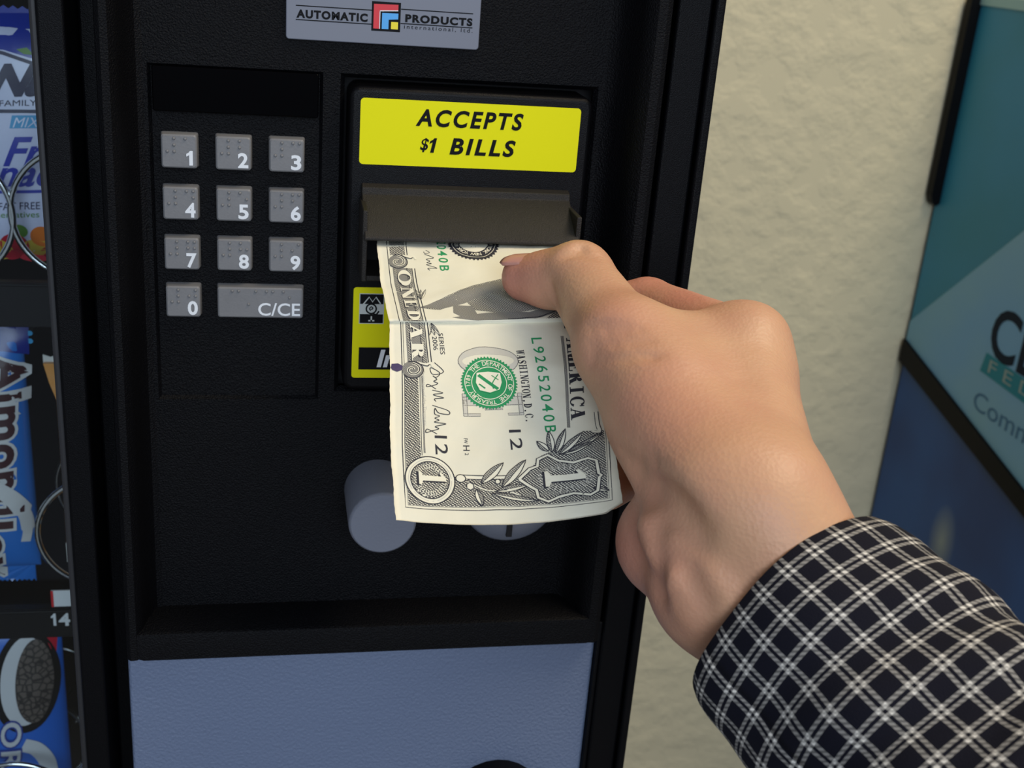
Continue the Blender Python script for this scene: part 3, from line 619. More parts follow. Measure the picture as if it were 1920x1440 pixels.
def bserif(txt, a0, a1, b0, h, mi, lift=2, fill=.92, slope=0):
    w = (a1-a0)/len(txt)
    for i, ch in enumerate(txt):
        for vs, fs in serif(ch): bd([(a0+i*w+x*w*fill, b0+y*h+slope*(i*w+x*w*fill)) for x, y in vs], fs, mi, lift)
def leaf(a0, b0, a1, b1, wd, lift=4, lw=.28):
    "one laurel leaf from stem to tip: pale, outlined, half shaded"
    dx, dy = a1-a0, b1-b0; L = math.hypot(dx, dy); ux, uy = dx/L, dy/L
    f = lambda t, k: (a0+dx*t-uy*k*wd*sin(pi*t)**.8*(1-.25*t), b0+dy*t+ux*k*wd*sin(pi*t)**.8*(1-.25*t))
    T = [i/10 for i in range(11)]
    P = [f(t, 1) for t in T]+[f(t, -1) for t in T[-2:0:-1]]; bp_(P, 7, lift)
    bp_([f(t, 0) for t in T]+[f(t, -.85) for t in T[-2:0:-1]], 8, lift+1)
    bline(P+[P[0]], lw, 1, lift+2, False); bline([f(t, 0) for t in T], lw*.8, 1, lift+2, False)
# frame lines and engraved border
bline([(124, 3.4), (97, 3.4), (78.6, 3.5)], .25, 1, 1, False); bline([(78.3, 3.9), (47, 3.7), (16, 3.2), (5.2, 3.1), (5.5, 30), (4.9, 63.4), (32, 65.1), (60, 65)], .28, 1, 1, False)
bline([(78.3, 4.6), (47, 4.4), (16, 3.9), (6.2, 3.8), (6.6, 30), (5.9, 62.6), (32, 64.3), (60, 64.2)], .16, 1, 1, False)
bp_([(58, 4.6), (58, 8.6), (26, 8.6), (20, 8.0), (18.0, 18.6), (17.6, 33), (17.2, 38), (26, 44), (33, 57.5), (34.5, 57.5), (34, 64), (6.2, 62.3), (6.9, 30), (6.4, 4.0)][::-1], 4, 1)
bline([(57, 9.2), (26, 8.9)], .18, 1, 2, False); bline([(57, 9.9), (27, 9.7)], .5, 6, 2, False); bline([(18.9, 19), (18.5, 33)], .3, 1, 3, False); bp_(wrect(17.4, 19, 18.4, 34), 7, 2); bline([(17.3, 19), (17.0, 34)], .3, 1, 3, False)
# banner along the left edge: ONE DOLLAR
for a0, a1, lo, hi in ((104.5, 78.7, 4.6, 11.0), (78.3, 61.5, 5.4, 11.6)):
    bp_([(a0, lo), (a0, hi), (a1, hi+.2), (a1, lo+.2)][::-1], 6, 1); bline([(a0, hi+.3), (a1, hi+.5)], .3, 1, 2, False); bline([(a0, hi+1.3), (a1, hi+1.5)], .3, 1, 2, False); bp_([(a0, hi-1.5), (a0, hi-.2), (a1, hi), (a1, hi-1.2)][::-1], 8, 2); bline([(a0, hi-1.5), (a1, hi-1.2)], .2, 1, 3, False); bline([(a0, lo+.9), (a1, lo+1.1)], .9, 8, 2, False)
def blet(ch, a0, a1, b0, h):
    for vs, fs in serif(ch): bd([(a0+x*(a1-a0), b0+y*h) for x, y in vs], fs, 7, 4)
    for vs, fs in serif(ch): bd([(a0+x*(a1-a0)-.35, b0+y*h-.35) for x, y in vs], fs, 1, 3)
blet('O', 103.4, 95.6, 6.2, 4.4); blet('N', 94.9, 89.0, 6.4, 4.3); blet('E', 88.6, 84.4, 6.6, 4.2); blet('D', 83.6, 78.8, 6.8, 4.2); blet('L', 79.4, 78.8, 7, 4); blet('A', 77.6, 71.0, 6.9, 4.0); blet('R', 70.4, 63.2, 7.0, 4.0)
def scroll(a, b, r, s=1):
    P = [(a+s*r*(1-t/14)*cos(t*.62), b+r*(1-t/14)*sin(t*.62)) for t in range(13)]
    bline(P, .9, 7, 5); bline([(x, y) for x, y in P], .35, 1, 6); bline([(a+s*r*1.25*cos(t*.5-.4), b+r*1.25*sin(t*.5-.4)) for t in range(10)], .3, 1, 6)
for a, b in ((107.6, 6.6), (59.5, 7.0)): bp_(ngon(a, b, 3.4, 3.2, 24), 6, 4); scroll(a, b, 2.7); bline([(a+3, b+1.5), (a+2.2, b+4.4), (a+2.8, b+5.9), (a+1.2, b+6.4)], .8, 7, 5); bline([(a+3, b+1), (a+1.6, b+4.4), (a+2.2, b+5.4)], .3, 1, 6)
bp_([(111, 4.2), (111, 9.5), (124, 9.5), (124, 4.2)], 4, 1); bline([(111, 10.2), (124, 10.2)], .3, 1, 2, False)
# serial numbers, district numbers, small lines
btext('L92652040B', 138.2, 103.4, 21.2, 3.3, 2, bold=.012, space=1.35); btext('L92652040B', 71.8, 34.6, 46.2, 3.4, 2, bold=.008, space=1.35)
btext('12', 34.0, 26.6, 12.9, 3.6, 1, bold=.005); btext('12', 36.2, 28.8, 35.2, 3.6, 1, bold=.005); btext('H', 30.6, 28.4, 21.0, 1.9, 1); btext('FW', 33.2, 31.4, 21.4, 1.1, 1); btext('2', 27.4, 26.6, 21.4, 1.1, 1)
btext('SERIES', 74.0, 65.6, 16.2, 1.5, 1); btext('2006', 72.6, 67.2, 14.1, 1.5, 1); bserif('WASHINGTON,D.C.', 67.0, 38.4, 40.6, 2.5, 1)
btext('Secretary of the Treasury.', 59.5, 37.5, 9.9, .95, 3, shear=.3)
def script(P, w=.28): bline(P, w, 1, 2)
script([(62.5, 14.0), (59, 16.6), (57.8, 13.2), (60.5, 12.6), (58.5, 15.4), (56.6, 14.2), (57.2, 13.2), (55.8, 14.4), (55.0, 13.4), (54.2, 14.6), (53.4, 13.2), (52.8, 11.2), (53.8, 11.6), (52.0, 14.0)])
script([(51.6, 12.8), (50.6, 16.0), (49.8, 13.0), (48.6, 16.2), (48.2, 13.4), (47.2, 13.8)]); script([(45.6, 12.6), (43.6, 17.2), (42.0, 17.4), (42.6, 14.4), (44.4, 13.4), (42.2, 13.2), (41.4, 14.6), (40.6, 13.2), (39.8, 14.4), (39.0, 13.0), (38.4, 16.4), (37.4, 13.2), (36.6, 14.2), (35.8, 12.2), (35.0, 10.4), (36.4, 10.8), (34.6, 13.6)])
script([(114, 17.0), (112.6, 18.2), (112.0, 16.6), (113, 16.2)], .22); script([(111.6, 16.4), (109.6, 19.4), (109.0, 16.8), (108.0, 18.0), (107.4, 16.8), (106.8, 18.4), (106.2, 16.6), (104.6, 20.2), (104.4, 17.0), (103.4, 17.6)], .24)
# government seal over a pale grey numeral word
for ch, a0, a1 in (('O', 68.5, 57.5), ('E', 50.5, 40.0)):
    for vs, fs in serif(ch): bd([(a0+x*(a1-a0), 21.9+y*18.4) for x, y in vs], fs, 3, 1)
    for vs, fs in serif(ch):
        if ch == 'O': k = len(vs)//2; bline([(a0+x*(a1-a0), 21.9+y*18.4) for x, y in vs[:k]]+[(a0+vs[0][0]*(a1-a0), 21.9+vs[0][1]*18.4)], .25, 6, 2, False)
        else: bline([(a0+x*(a1-a0), 21.9+y*18.4) for x, y in vs+[vs[0]]], .2, 6, 2, False)
SA, SB, SR = 54.4, 30.6, 10.4
def gear(r, teeth, dep): return [(SA+rr*cos(2*pi*(i/(teeth*2))), SB+rr*.86*sin(2*pi*(i/(teeth*2)))) for i in range(teeth*2) for rr in ((r if i % 2 else r-dep),)]
G = gear(SR, 52, .75); bd(G+[(SA, SB)], [(i, (i+1) % len(G), len(G)) for i in range(len(G))], 2, 4)
for r in (9.0, 6.5): bd(*ringpoly(SA, SB, r, r*.86, r-.28, (r-.28)*.86, 60), 7, 5)
def round_text(txt, ca, cb, r, h, th0, span, mi, lift, k=.86):
    "lettering clockwise round a centre, tops outward; angles counted from the direction of larger b"
    n = len(txt)
    for i, ch in enumerate(txt):
        if ch == ' ': continue
        t = th0-span*(i+.5)/n; vs, fs = glyphs(ch, .012); wd = max(v[0] for v in vs) or 1; s = h/.72
        bd([(ca+(r+v*s)*sin(t)-(u-wd/2)*s*cos(t), cb+((r+v*s)*cos(t)+(u-wd/2)*s*sin(t))*k) for u, v in vs], fs, mi, lift)
round_text('THE DEPARTMENT OF THE TREASURY 1789', SA, SB, 6.95, 1.6, pi*.80, 2*pi*.97, 7, 6)
sh = [(58.6, 26.8), (59.2, 30.6), (58.4, 34.4), (54.5, 34.7), (51.6, 33.8), (50.3, 30.6), (51.4, 27.4), (54.5, 26.3)]; bp_(sh[::-1], 7, 6)
bline([(57.6, 27.4), (51.8, 33.2)], 1.1, 2, 8, False); bline(sh+[sh[0]], .3, 2, 7, False); bline([(57.5, 31.5), (55.5, 33.6)], .3, 2, 8, False); bline([(54, 27.4), (52.2, 29.2)], .5, 2, 8, False); bline([(57.8, 33.6), (54.2, 31.6), (52.0, 31.8)], .35, 2, 8)
# reserve bank seal at the top, cut by the slot
FA, FB = 118.4, 34.6
Gd = [(FA+rr*cos(2*pi*(i/80)), FB+rr*sin(2*pi*(i/80))) for i in range(80) for rr in ((9.7 if i % 2 else 8.9),)]; bd(Gd+[(FA, FB)], [(i, (i+1) % 80, 80) for i in range(80)], 1, 3)
for r in (8.1, 5.2): bd(*ringpoly(FA, FB, r, r, r-.2, r-.2, 60), 7, 4)
round_text('RESERVE BANK OF NEW YORK NEW YORK', FA, FB, 5.7, 1.5, pi*1.1, 2*pi*.98, 7, 5, k=1); bd(*ringpoly(FA, FB, 5.0, 5.0, .05, .05, 40), 7, 4)
# portrait oval broken by the fold: dark ground and pale engraving only
bp_([(84.6, 11.2), (88.2, 18), (92.0, 25), (96.5, 33), (99.4, 42), (99.6, 52), (95.0, 53), (94.6, 42), (91.0, 33), (87.2, 26), (84.0, 18)], 8, 1); bp_([(84.9, 11.6), (87.8, 17.6), (91.2, 24.6), (95.4, 32.6), (98.4, 41), (98.6, 50), (95.6, 50), (93.9, 42), (90.6, 33.6), (87.0, 26.6), (84.4, 19)], 6, 2)
bp_([(94.2, 36), (95.2, 46), (90.0, 53), (84.0, 52), (82.0, 40), (84.0, 30), (88.0, 28)], 8, 1); bp_([(86.4, 23), (86.0, 29.5), (81.4, 30.5), (80.2, 25.5), (82.5, 22.4)], 6, 2)
bp_([(80.4, 21.6), (82.2, 31), (83.0, 40), (82.6, 48), (85.6, 57), (82.6, 59), (79.4, 49), (79.2, 40), (78.8, 30)], 6, 3); bline([(79.4, 40), (80.2, 50), (83.6, 58.4)], .35, 1, 4)
for a, b in ((91.0, 13.2), (75.6, 15.0)):
    s = 1 if a > 80 else -1
    for k in (-1, 0, 1): leaf(a-2.4*s, b-.8, a+2.6*s, b+k*1.7, .62, 3, .1)
bp_([(83.5, 58.6), (78.9, 60.2), (79.4, 52.6)], 4, 4)
# AMERICA down the right side
bserif('AMERICA', 71.0, 38.6, 57.3, 4.4, 1, 3, 1.0, .085); bserif('OF', 79.6, 73.6, 57.4, 4.6, 1, 3); bserif('S', 84.6, 81.6, 57.8, 4.6, 1, 3)
bline([(72, 56.3), (56, 55.2), (36, 53.6)], .7, 6, 2); bline([(72, 55.8), (56, 54.7), (36, 53.1)], .15, 1, 3); bline([(41, 62.6), (36.6, 62.4), (33.6, 62.6), (33.8, 60.4)], .9, 7, 6); bline([(41, 63.2), (36.6, 63.0), (33.2, 63.2), (33.4, 60.0)], .25, 1, 7); bline([(41, 62.0), (36.6, 61.8), (34.4, 62.0)], .2, 1, 7)
# corner numerals
bp_(ngon(16.4, 10.7, 9.3, 7.3, 40), 7, 5); bd(*ringpoly(16.4, 10.7, 9.3, 7.3, 8.9, 6.95, 48), 1, 6); bd(*ringpoly(16.4, 10.7, 8.2, 6.3, 7.9, 6.05, 48), 3, 6); bp_(ngon(16.4, 10.7, 7.1, 5.5, 36), 4, 6); bd(*ringpoly(16.4, 10.7, 7.3, 5.7, 6.95, 5.4, 48), 1, 7)
for i in range(34): t = 2*pi*i/34; bline([(16.4+4.4*cos(t), 10.7+3.3*sin(t)), (16.4+6.1*cos(t), 10.7+4.7*sin(t))], .22, 7, 8, False)
def one(ca, cb, h, w, l):
    for mi, d, g in ((1, .45, .25), (7, 0, 0)):
        P = [(ca+w*.5+g-d*.6, cb-h/2-g-d), (ca-w*.5-g-d*.6, cb-h/2-g-d), (ca-w*.5-g-d*.6, cb-h/2+h*.09-d), (ca-w*.2-g-d*.6, cb-h/2+h*.15-d), (ca-w*.2-g-d*.6, cb+h/2+g-d), (ca+w*.06-d*.6, cb+h/2+g-d), (ca+w*.5+g-d*.6, cb+h*.34-d), (ca+w*.42-d*.6, cb+h*.27-d), (ca+w*.2+g-d*.6, cb+h*.33-d), (ca+w*.2+g-d*.6, cb-h/2+h*.15-d), (ca+w*.5+g-d*.6, cb-h/2+h*.09-d)]
        bp_(P, mi, l+(1 if mi == 7 else 0))
one(16.9, 11.4, 7.8, 5.0, 9)
SHP = [(16.9, 36.8), (20.6, 40.2), (21.6, 42.6), (24.4, 43.0), (26.0, 46.0), (23.4, 49.0), (22.2, 53.5), (23.4, 58.0), (22.0, 60.4), (16.4, 60.6), (15.6, 61.4), (14.8, 60.6), (9.6, 59.6), (8.4, 57.4), (9.8, 52.5), (9.0, 48.0), (7.4, 44.8), (9.2, 42.0), (12.4, 41.6), (13.8, 40.0)]
bp_(SHP[::-1], 4, 5); bline(SHP+[SHP[0]], 1.5, 1, 6, False); bline(SHP+[SHP[0]], .85, 7, 7, False)
for i in range(26): t = 2*pi*i/26; bline([(16.2+3.2*cos(t), 50.6+6.2*sin(t)), (16.2+5.6*cos(t), 50.6+8.6*sin(t))], .25, 3, 7, False)
one(16.2, 50.6, 12.2, 6.0, 9)
for L in ((27.5, 46.5, 31.6, 43.2, 1.3), (27, 47.5, 35.2, 47.2, 1.3), (26.4, 48.5, 35.6, 52.4, 1.3), (25.8, 49.5, 34.0, 57.6, 1.3), (25.6, 50.5, 30.2, 60.4, 1.2), (26.4, 52, 33.0, 63.6, 1.0), (15.6, 25.5, 23.6, 32.6, 1.7), (13.8, 31.5, 24.6, 39.4, 1.7), (12.4, 29.6, 14.8, 39.6, 1.3), (11.6, 28.5, 8.0, 42.0, 1.2), (13.4, 24.0, 6.9, 25.4, 1.3), (11.0, 58.6, 9.0, 63.0, 1.0)): leaf(*L)
bline([(16.4, 21.5), (13.0, 27), (12.6, 33), (9.6, 38)], .5, 7, 4); bline([(16.6, 21.5), (13.4, 27), (12.9, 33)], .22, 1, 5); bp_(ngon(17.4, 19.6, 1.6, 1.5, 10), 7, 5); bd(*ringpoly(17.4, 19.6, 1.7, 1.6, 1.4, 1.3, 12), 1, 6); bp_(ngon(14.4, 22.2, 1.5, 1.2, 5), 7, 5); bd(*ringpoly(14.4, 22.2, 1.6, 1.3, 1.3, 1.0, 6), 1, 6); bp_(ngon(16.2, 30.4, .9, .8, 12), 7, 5); bd(*ringpoly(16.2, 30.4, 1.0, .9, .75, .65, 14), 1, 6)
# violet ink smudge on the margin
bp_([(61.6, .6), (61.8, 2.6), (61.0, 3.8), (60.2, 4.9), (59.2, 3.6), (58.4, 2.2), (59.0, .8), (60.0, .3)], 5, 3)
bill = bm_.build('dollar_bill', BM, None, uv=True, loc=bill_pt(60, 33))
for p in bill.data.polygons: p.use_smooth = p.material_index == 0
tag(bill, 'worn one dollar bill creased across the middle and pushed into the slot by the thumb', 'banknote')
# ------------------------------------------------------------------ the reaching right hand: one continuous surface
def hp(px, py, d): return deep(px, py, d)
class Field:
    def __init__(s, lo, hi, h):
        s.lo = np.array(lo); s.h = h; s.n = np.ceil((np.array(hi)-s.lo)/h).astype(int)+1
        ax = [s.lo[i]+h*np.arange(s.n[i]) for i in range(3)]
        s.P = np.stack(np.meshgrid(*ax, indexing='ij'), -1).astype(np.float32); s.d = np.full(s.n, 1., np.float32)
    def cone(s, a, b, ra, rb, k=.004, flat=None):
        "round cone from a to b blended in with smoothness k"
        a = np.array(a, np.float32); b = np.array(b, np.float32); ba = b-a; L2 = float(ba@ba)+1e-12
        m = max(ra, rb)+.03; lo = np.maximum(((np.minimum(a, b)-m-s.lo)/s.h).astype(int), 0); hi = np.minimum(((np.maximum(a, b)+m-s.lo)/s.h).astype(int)+1, s.n)
        if (hi <= lo).any(): return
        sl = tuple(slice(int(i), int(j)) for i, j in zip(lo, hi)); p = s.P[sl]-a
        t = np.clip((p@ba)/L2, 0, 1); q_ = p-t[..., None]*ba
        d = np.sqrt((q_*q_).sum(-1))-(ra+(rb-ra)*t)
        o = s.d[sl]; hh = np.clip(.5+.5*(o-d)/k, 0, 1); s.d[sl] = o*(1-hh)+d*hh-k*hh*(1-hh)
    def cut(s, pts, r, k=.002):
        "soft groove along a polyline"
        for a, b in zip(pts[:-1], pts[1:]):
            a = np.array(a, np.float32); b = np.array(b, np.float32); ba = b-a; L2 = float(ba@ba)+1e-12; m = r+.01
            lo = np.maximum(((np.minimum(a, b)-m-s.lo)/s.h).astype(int), 0); hi = np.minimum(((np.maximum(a, b)+m-s.lo)/s.h).astype(int)+1, s.n)
            sl = tuple(slice(int(i), int(j)) for i, j in zip(lo, hi)); p = s.P[sl]-a; t = np.clip((p@ba)/L2, 0, 1); q_ = p-t[..., None]*ba
            d = r-np.sqrt((q_*q_).sum(-1)); o = s.d[sl]; hh = np.clip(.5-.5*(o-d)/k, 0, 1); s.d[sl] = o*(1-hh)+d*hh+k*hh*(1-hh)
    def mesh(s):
        d = s.d; ins = d < 0; n = d.shape; e = np.zeros(n, int)
        acc = np.zeros((n[0]-1, n[1]-1, n[2]-1, 3)); cnt = np.zeros((n[0]-1, n[1]-1, n[2]-1))
        def sub(ar, o): return ar[o[0]:n[0]-1+o[0], o[1]:n[1]-1+o[1], o[2]:n[2]-1+o[2]]
        for ax in range(3):
            for u in (0, 1):
                for v in (0, 1):
                    o0 = [0, 0, 0]; o0[(ax+1) % 3] = u; o0[(ax+2) % 3] = v; o1 = list(o0); o1[ax] = 1
                    A, B = sub(d, o0), sub(d, o1); cr = (A < 0) != (B < 0); t = np.where(cr, A/np.where(cr, A-B, 1), 0)
                    for c in range(3): acc[..., c] += np.where(cr, (t if c == ax else o0[c]), 0)
                    cnt += cr
        act = cnt > 0; idx = -np.ones(act.shape, int); idx[act] = np.arange(act.sum()); base = np.argwhere(act)
        V = s.lo+s.h*(base+acc[act]/cnt[act][:, None]); F = []
        for ax in range(3):
            b1, b2 = (ax+1) % 3, (ax+2) % 3; sl0 = [slice(None)]*3; sl1 = [slice(None)]*3; sl0[ax] = slice(0, -1); sl1[ax] = slice(1, None)
            A = ins[tuple(sl0)]; B = ins[tuple(sl1)]; E = np.argwhere(A != B)
            E = E[(E[:, b1] > 0) & (E[:, b2] > 0) & (E[:, b1] < n[b1]-1) & (E[:, b2] < n[b2]-1)]
            fl = A[tuple(E.T)]; q4 = []
            for u, v in ((-1, -1), (0, -1), (0, 0), (-1, 0)):
                c = E.copy(); c[:, b1] += u; c[:, b2] += v; q4.append(idx[tuple(c.T)])
            Q = np.stack(q4, 1); Q[~fl] = Q[~fl][:, ::-1]; F.append(Q)
        return V, np.concatenate(F)
# joints (found along the view, each with its own distance)
TT, TI, TM, TC_ = hp(984, 521, .3926), hp(1084, 519, .381), hp(1172, 652, .353), hp(1345, 925, .314)
IM, IP_, ID, IT = hp(1397, 650, .367), hp(1214, 572, .412), hp(1090, 585, .420), hp(998, 556, .4135)
MM, MP, MD, MT = hp(1404, 748, .376), hp(1236, 690, .428), hp(1120, 690, .425), hp(1046, 650, .400)
RM, RP, RD_, RT = hp(1385, 842, .385), hp(1236, 800, .430), hp(1140, 800, .418), hp(1100, 830, .392)
PM, PP, PD, PT = hp(1352, 920, .384), hp(1238, 892, .415), hp(1176, 896, .402), hp(1140, 920, .386)
WU, WL, WM = hp(1416, 954, .310), hp(1366, 1090, .318), hp(1392, 1022, .318)
HE, HP = hp(1266, 1016, .333), hp(1300, 955, .360)
FU, FL, FM = hp(1640, 1272, .300), hp(1610, 1304, .300), hp(1626, 1288, .300)
allp = np.array([TT, TI, TM, IM, IP_, ID, IT, MM, MP, MT, RM, RP, PM, PP, PT, WU, WL, HE, FU, FL])
fd = Field(allp.min(0)-.035, allp.max(0)+.035, .00165)
K = .010
fd.cone(WU, FU, .0195, .018, K); fd.cone(WL, FL, .0185, .018, K); fd.cone(WM, FM, .0200, .020, K)
fd.cone(IM, WU, .0122, .0190, K); fd.cone(MM, WM, .0125, .0190, K); fd.cone(RM, WL, .0118, .0180, K); fd.cone(PM, WL, .0108, .0175, K)
fd.cone(IM, MM, .0122, .0125, .006); fd.cone(MM, RM, .0122, .0118, .006); fd.cone(RM, PM, .0115, .0108, .006)
fd.cone(TM, TC_, .0134, .0170, K); fd.cone(hp(1268, 800, .336), TC_, .0185, .0172, .008); fd.cone(TM, hp(1340, 660, .362), .0118, .0118, .012); fd.cone(hp(1250, 730, .345), hp(1360, 740, .355), .015, .015, .012)
fd.cone(HE, WL, .0160, .0175, .003); fd.cone(HE, HP, .0160, .0130, .004); fd.cone(HP, PM, .0125, .0108, .006)
fd.cone(TM, TI, .0134, .0112, .005); fd.cone(TI, hp(1030, 524, .3876), .0112, .0094, .0035); fd.cone(hp(1030, 524, .3876), TT, .0096, .0080, .003)
for a, b, c, e, r in ((IM, IP_, ID, IT, (.0112, .0095, .0084, .0072)), (MM, MP, MD, MT, (.0112, .0096, .0085, .0074)), (RM, RP, RD_, RT, (.0108, .009, .008, .007)), (PM, PP, PD, PT, (.0098, .008, .0074, .0066))):
    fd.cone(a, b, r[0], r[1], .004); fd.cone(b, c, r[1], r[2], .0025); fd.cone(c, e, r[2], r[3], .002)
# knuckle of the index finger and the bony side of the wrist
fd.cone(hp(1412, 640, .358), hp(1420, 690, .358), .0085, .0085, .010)
def on(px, py, up=0.0):
    "point of the skin seen along the ray, raised by up towards the viewer"
    r_ = ray(px, py); t = .24
    while t < .46:
        k = np.round((CC+r_*t-fd.lo)/fd.h).astype(int)
        if (k >= 0).all() and (k < fd.n).all() and fd.d[tuple(k)] < 0: break
        t += .0004
    return CC+r_*(t-up)
def ridge(P, r, up, k): Q = [on(x, y, up*(2.4, 1.5, 1, 1, 1)[i]) for i, (x, y) in enumerate(P)]; [fd.cone(a, b, r, r, k) for a, b in zip(Q[:-1], Q[1:])]
def fold(P, r, k, up=0.0): fd.cut([on(x, y, up) for x, y in P], r, k)
# wrist tendons, the palm line under the thumb base, folds at the thumb joints
ridge([(1236, 985), (1280, 1030), (1330, 1082), (1372, 1124)], .0036, -.0034, .007); ridge([(1228, 1000), (1256, 1065), (1296, 1140)], .0030, -.0034, .006)
fold([(1186, 906), (1214, 918), (1240, 936), (1268, 968), (1300, 1004)], .0028, .007, .0004); fold([(1226, 985), (1224, 1050), (1232, 1110)], .0020, .005, .0004); fold([(1262, 1034), (1290, 1080), (1318, 1128)], .0016, .004, .0004)
fold([(1030, 530), (1040, 558), (1047, 584)], .0012, .002)
for P in ([(1102, 617), (1130, 608), (1172, 606)], [(1104, 637), (1140, 624), (1198, 618)], [(1106, 655), (1150, 642), (1216, 640)], [(1108, 675), (1160, 668), (1236, 670)], [(1160, 842), (1195, 848), (1228, 862)], [(1166, 856), (1200, 866), (1240, 868)], [(1176, 872), (1210, 880)], [(1064, 470), (1090, 466), (1108, 474)], [(1056, 482), (1084, 476), (1112, 484)]):
    fold(P, .0006, .0024, -.0001)
hv, hf = fd.mesh()
def skinmat():
    m = mat('skin', lin((188, 147, 113)), .48, spec=.4, sss=.12); nt = m.node_tree; b = nt.nodes['Principled BSDF']; tc = nt.nodes.new('ShaderNodeTexCoord')
    n = nt.nodes.new('ShaderNodeTexNoise'); n.inputs['Scale'].default_value = 55; n.inputs['Detail'].default_value = 4; nt.links.new(tc.outputs['Object'], n.inputs['Vector'])
    mx = nt.nodes.new('ShaderNodeMix'); mx.data_type = 'RGBA'; mx.inputs['A'].default_value = (*lin((180, 131, 106)), 1); mx.inputs['B'].default_value = (*lin((196, 157, 118)), 1)
    nt.links.new(n.outputs['Fac'], mx.inputs['Factor'])
    at_ = nt.nodes.new('ShaderNodeAttribute'); at_.attribute_name = 'rosy'; m2 = nt.nodes.new('ShaderNodeMix'); m2.data_type = 'RGBA'; m2.inputs['B'].default_value = (*lin((186, 112, 100)), 1)
    nt.links.new(at_.outputs['Fac'], m2.inputs['Factor']); nt.links.new(mx.outputs['Result'], m2.inputs['A']); nt.links.new(m2.outputs['Result'], b.inputs['Base Color'])
    v = nt.nodes.new('ShaderNodeTexVoronoi'); v.inputs['Scale'].default_value = 900; nt.links.new(tc.outputs['Object'], v.inputs['Vector'])
    n2 = nt.nodes.new('ShaderNodeTexNoise'); n2.inputs['Scale'].default_value = 420; n2.inputs['Detail'].default_value = 5; nt.links.new(tc.outputs['Object'], n2.inputs['Vector'])
    ad = nt.nodes.new('ShaderNodeMath'); ad.operation = 'ADD'; nt.links.new(v.outputs['Distance'], ad.inputs[0]); nt.links.new(n2.outputs['Fac'], ad.inputs[1])
    bp = nt.nodes.new('ShaderNodeBump'); bp.inputs['Strength'].default_value = .22; bp.inputs['Distance'].default_value = .0004; mp = nt.nodes.new('ShaderNodeMapping'); mp.inputs['Scale'].default_value = (70, 70, 520); mp.inputs['Rotation'].default_value = (0, .12, 0); nt.links.new(tc.outputs['Object'], mp.inputs[0]); n3 = nt.nodes.new('ShaderNodeTexNoise'); n3.inputs['Scale'].default_value = 1; n3.inputs['Detail'].default_value = 3; nt.links.new(mp.outputs[0], n3.inputs['Vector'])
    a2 = nt.nodes.new('ShaderNodeMath'); a2.operation = 'MULTIPLY_ADD'; a2.inputs[1].default_value = 1.0; nt.links.new(n3.outputs['Fac'], a2.inputs[0]); nt.links.new(ad.outputs[0], a2.inputs[2]); nt.links.new(a2.outputs[0], bp.inputs['Height']); nt.links.new(bp.outputs['Normal'], b.inputs['Normal']); return m
hm = MB(); hm.add(hv, [tuple(int(i) for i in f) for f in hf])
person = hm.build('person', skinmat(), None, loc=tuple(WM), smooth=True, angle=0)
sm = person.modifiers.new('soften', 'SMOOTH'); sm.factor = .5; sm.iterations = 3
rosy = person.data.attributes.new('rosy', 'FLOAT', 'POINT'); spots = [(TT, .016, .75), (hp(1190, 1010, .325), .020, .55), (hp(1180, 905, .36), .022, .8), (IP_, .030, .6), (hp(1310, 565, .388), .022, .6), (hp(1150, 640, .34), .018, .3), (hp(1250, 1100, .31), .018, .35), (hp(1225, 780, .318), .026, .30)]
rv = np.zeros(len(hv))
for c, r, k in spots: rv = np.maximum(rv, k*np.exp(-((hv-c)**2).sum(1)/r**2))
rosy.data.foreach_set('value', rv.astype(np.float32))
# thumbnail, seen nearly edge on at the top of the thumb tip
u_ = (TT-TI)/np.linalg.norm(TT-TI); n_ = np.array([0, .15, 1.]); n_ -= u_*(n_@u_); n_ /= np.linalg.norm(n_); w_ = np.cross(u_, n_); m = MB(); R = []
for i in range(9):
    s_ = -.0055+.0122*i/8; rr = .0083-.0003*i/8-max(0, s_-.004)*.25; hw_ = .92*(1-.25*max(0, (i-6)/2)**2)*(.8+.2*min(1, i/2)); R.append([TT+u_*s_+(n_*cos(hw_*(j/5-1))+w_*sin(hw_*(j/5-1)))*rr for j in range(11)])
m.rings(R, cap=False, closed=False); tn = m.build('thumbnail', mat('fingernail', lin((196, 140, 124)), .3), person, smooth=True, angle=0); so = tn.modifiers.new('plate', 'SOLIDIFY'); so.thickness = .0006; tag(tn, 'pink thumbnail')
tag(person, 'person whose right hand in a navy and white checked sleeve pinches the dollar bill', 'person')

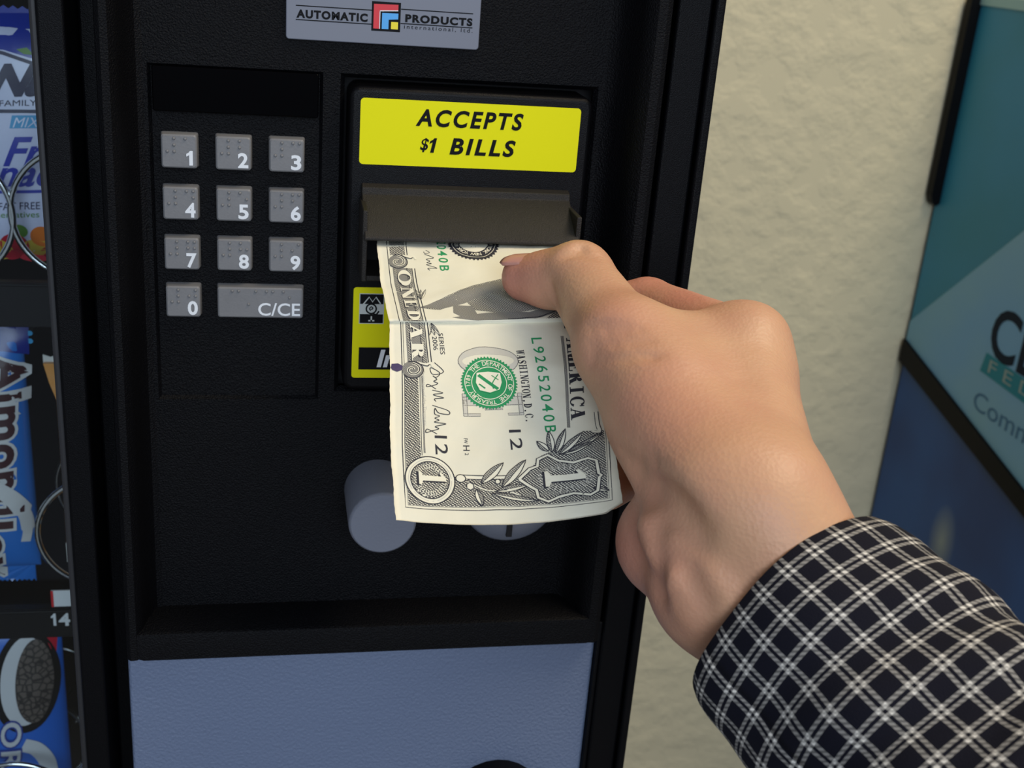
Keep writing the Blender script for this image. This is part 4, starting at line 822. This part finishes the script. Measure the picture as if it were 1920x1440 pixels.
# checked shirt sleeve, open at the cuff
def plaid():
    m = mat('navy and white checked cloth', (.01, .012, .03), .85, spec=.2); nt = m.node_tree; b = nt.nodes['Principled BSDF']; uv = nt.nodes.new('ShaderNodeUVMap'); sp = nt.nodes.new('ShaderNodeSeparateXYZ'); nt.links.new(uv.outputs[0], sp.inputs[0])
    def M_(op, a, b_=None, c=None):
        x = nt.nodes.new('ShaderNodeMath'); x.operation = op
        for i, q_ in enumerate((a, b_, c)):
            if q_ is None: continue
            if isinstance(q_, (int, float)): x.inputs[i].default_value = q_
            else: nt.links.new(q_, x.inputs[i])
        return x.outputs[0]
    def stripe(o):
        f = M_('FRACT', o); s1 = M_('COMPARE', f, .12, .062); s2 = M_('COMPARE', f, .35, .062); return M_('ADD', s1, s2)
    tw = nt.nodes.new('ShaderNodeTexWave'); tw.inputs['Scale'].default_value = 3.2; tw.bands_direction = 'DIAGONAL'; nt.links.new(uv.outputs[0], tw.inputs['Vector'])
    s = M_('ADD', stripe(sp.outputs[0]), stripe(sp.outputs[1])); g = M_('MULTIPLY', s, M_('MULTIPLY_ADD', tw.outputs['Fac'], .24, .13))
    g = M_('MINIMUM', M_('MULTIPLY_ADD', M_('GREATER_THAN', s, 1.5), .22, g), 1.0)
    mx = nt.nodes.new('ShaderNodeMix'); mx.data_type = 'RGBA'; mx.inputs['A'].default_value = (*lin((10, 11, 24)), 1); mx.inputs['B'].default_value = (*lin((226, 222, 212)), 1)
    nt.links.new(g, mx.inputs['Factor']); nt.links.new(mx.outputs['Result'], b.inputs['Base Color'])
    n = nt.nodes.new('ShaderNodeTexNoise'); n.inputs['Scale'].default_value = 25; nt.links.new(uv.outputs[0], n.inputs['Vector']); bp = nt.nodes.new('ShaderNodeBump'); bp.inputs['Strength'].default_value = .5; bp.inputs['Distance'].default_value = .0006
    nt.links.new(n.outputs['Fac'], bp.inputs['Height']); nt.links.new(bp.outputs['Normal'], b.inputs['Normal']); return m
SC = [(1498, 1155, .312, .0318), (1520, 1178, .309, .0330), (1566, 1222, .304, .0338), (1650, 1302, .296, .0345), (1760, 1407, .284, .0355), (1880, 1522, .270, .0365), (2040, 1682, .250, .038), (2260, 1900, .220, .040), (2620, 2230, .185, .043), (3200, 2700, .150, .047)]
cs_ = smooth_pts([tuple(hp(x, y, d))+(r,) for x, y, d, r in SC], 7)
ax0 = np.array(cs_[8][:3])-np.array(cs_[0][:3]); ax0 /= np.linalg.norm(ax0); e1 = np.cross(ax0, [0, 0, 1.]); e1 /= np.linalg.norm(e1); e2 = np.cross(ax0, e1)
NS = 96; m = MB(); V = []; UV = []; arc = 0
for i, c in enumerate(cs_):
    if i: arc += np.linalg.norm(np.array(c[:3])-np.array(cs_[i-1][:3]))
    for j in range(NS+1):
        t = 2*pi*j/NS; r = c[3]*(1+.035*sin(3*t+arc*30)+.02*sin(5*t-arc*55))
        wob = .0022*math.exp(-((arc-.085)/.022)**2)*sin(arc*420+2.5*sin(t*2))+.0012*math.exp(-((arc-.045)/.03)**2)*sin(arc*260+t*3)
        V.append(np.array(c[:3])+(e1*cos(t)+e2*sin(t))*(r+wob)); UV.append((t*26/(2*pi), arc/.0078+.72))
n = NS+1
m.add(V, [(i*n+j, (i+1)*n+j, (i+1)*n+j+1, i*n+j+1) for i in range(len(cs_)-1) for j in range(NS)]+[tuple((len(cs_)-1)*n+j for j in range(NS))], UV)
sl = m.build('shirt_sleeve', plaid(), person, uv=True, smooth=True, angle=0)
so = sl.modifiers.new('cloth', 'SOLIDIFY'); so.thickness = .0014; so.offset = -1; tag(sl, 'navy and white checked cotton sleeve')
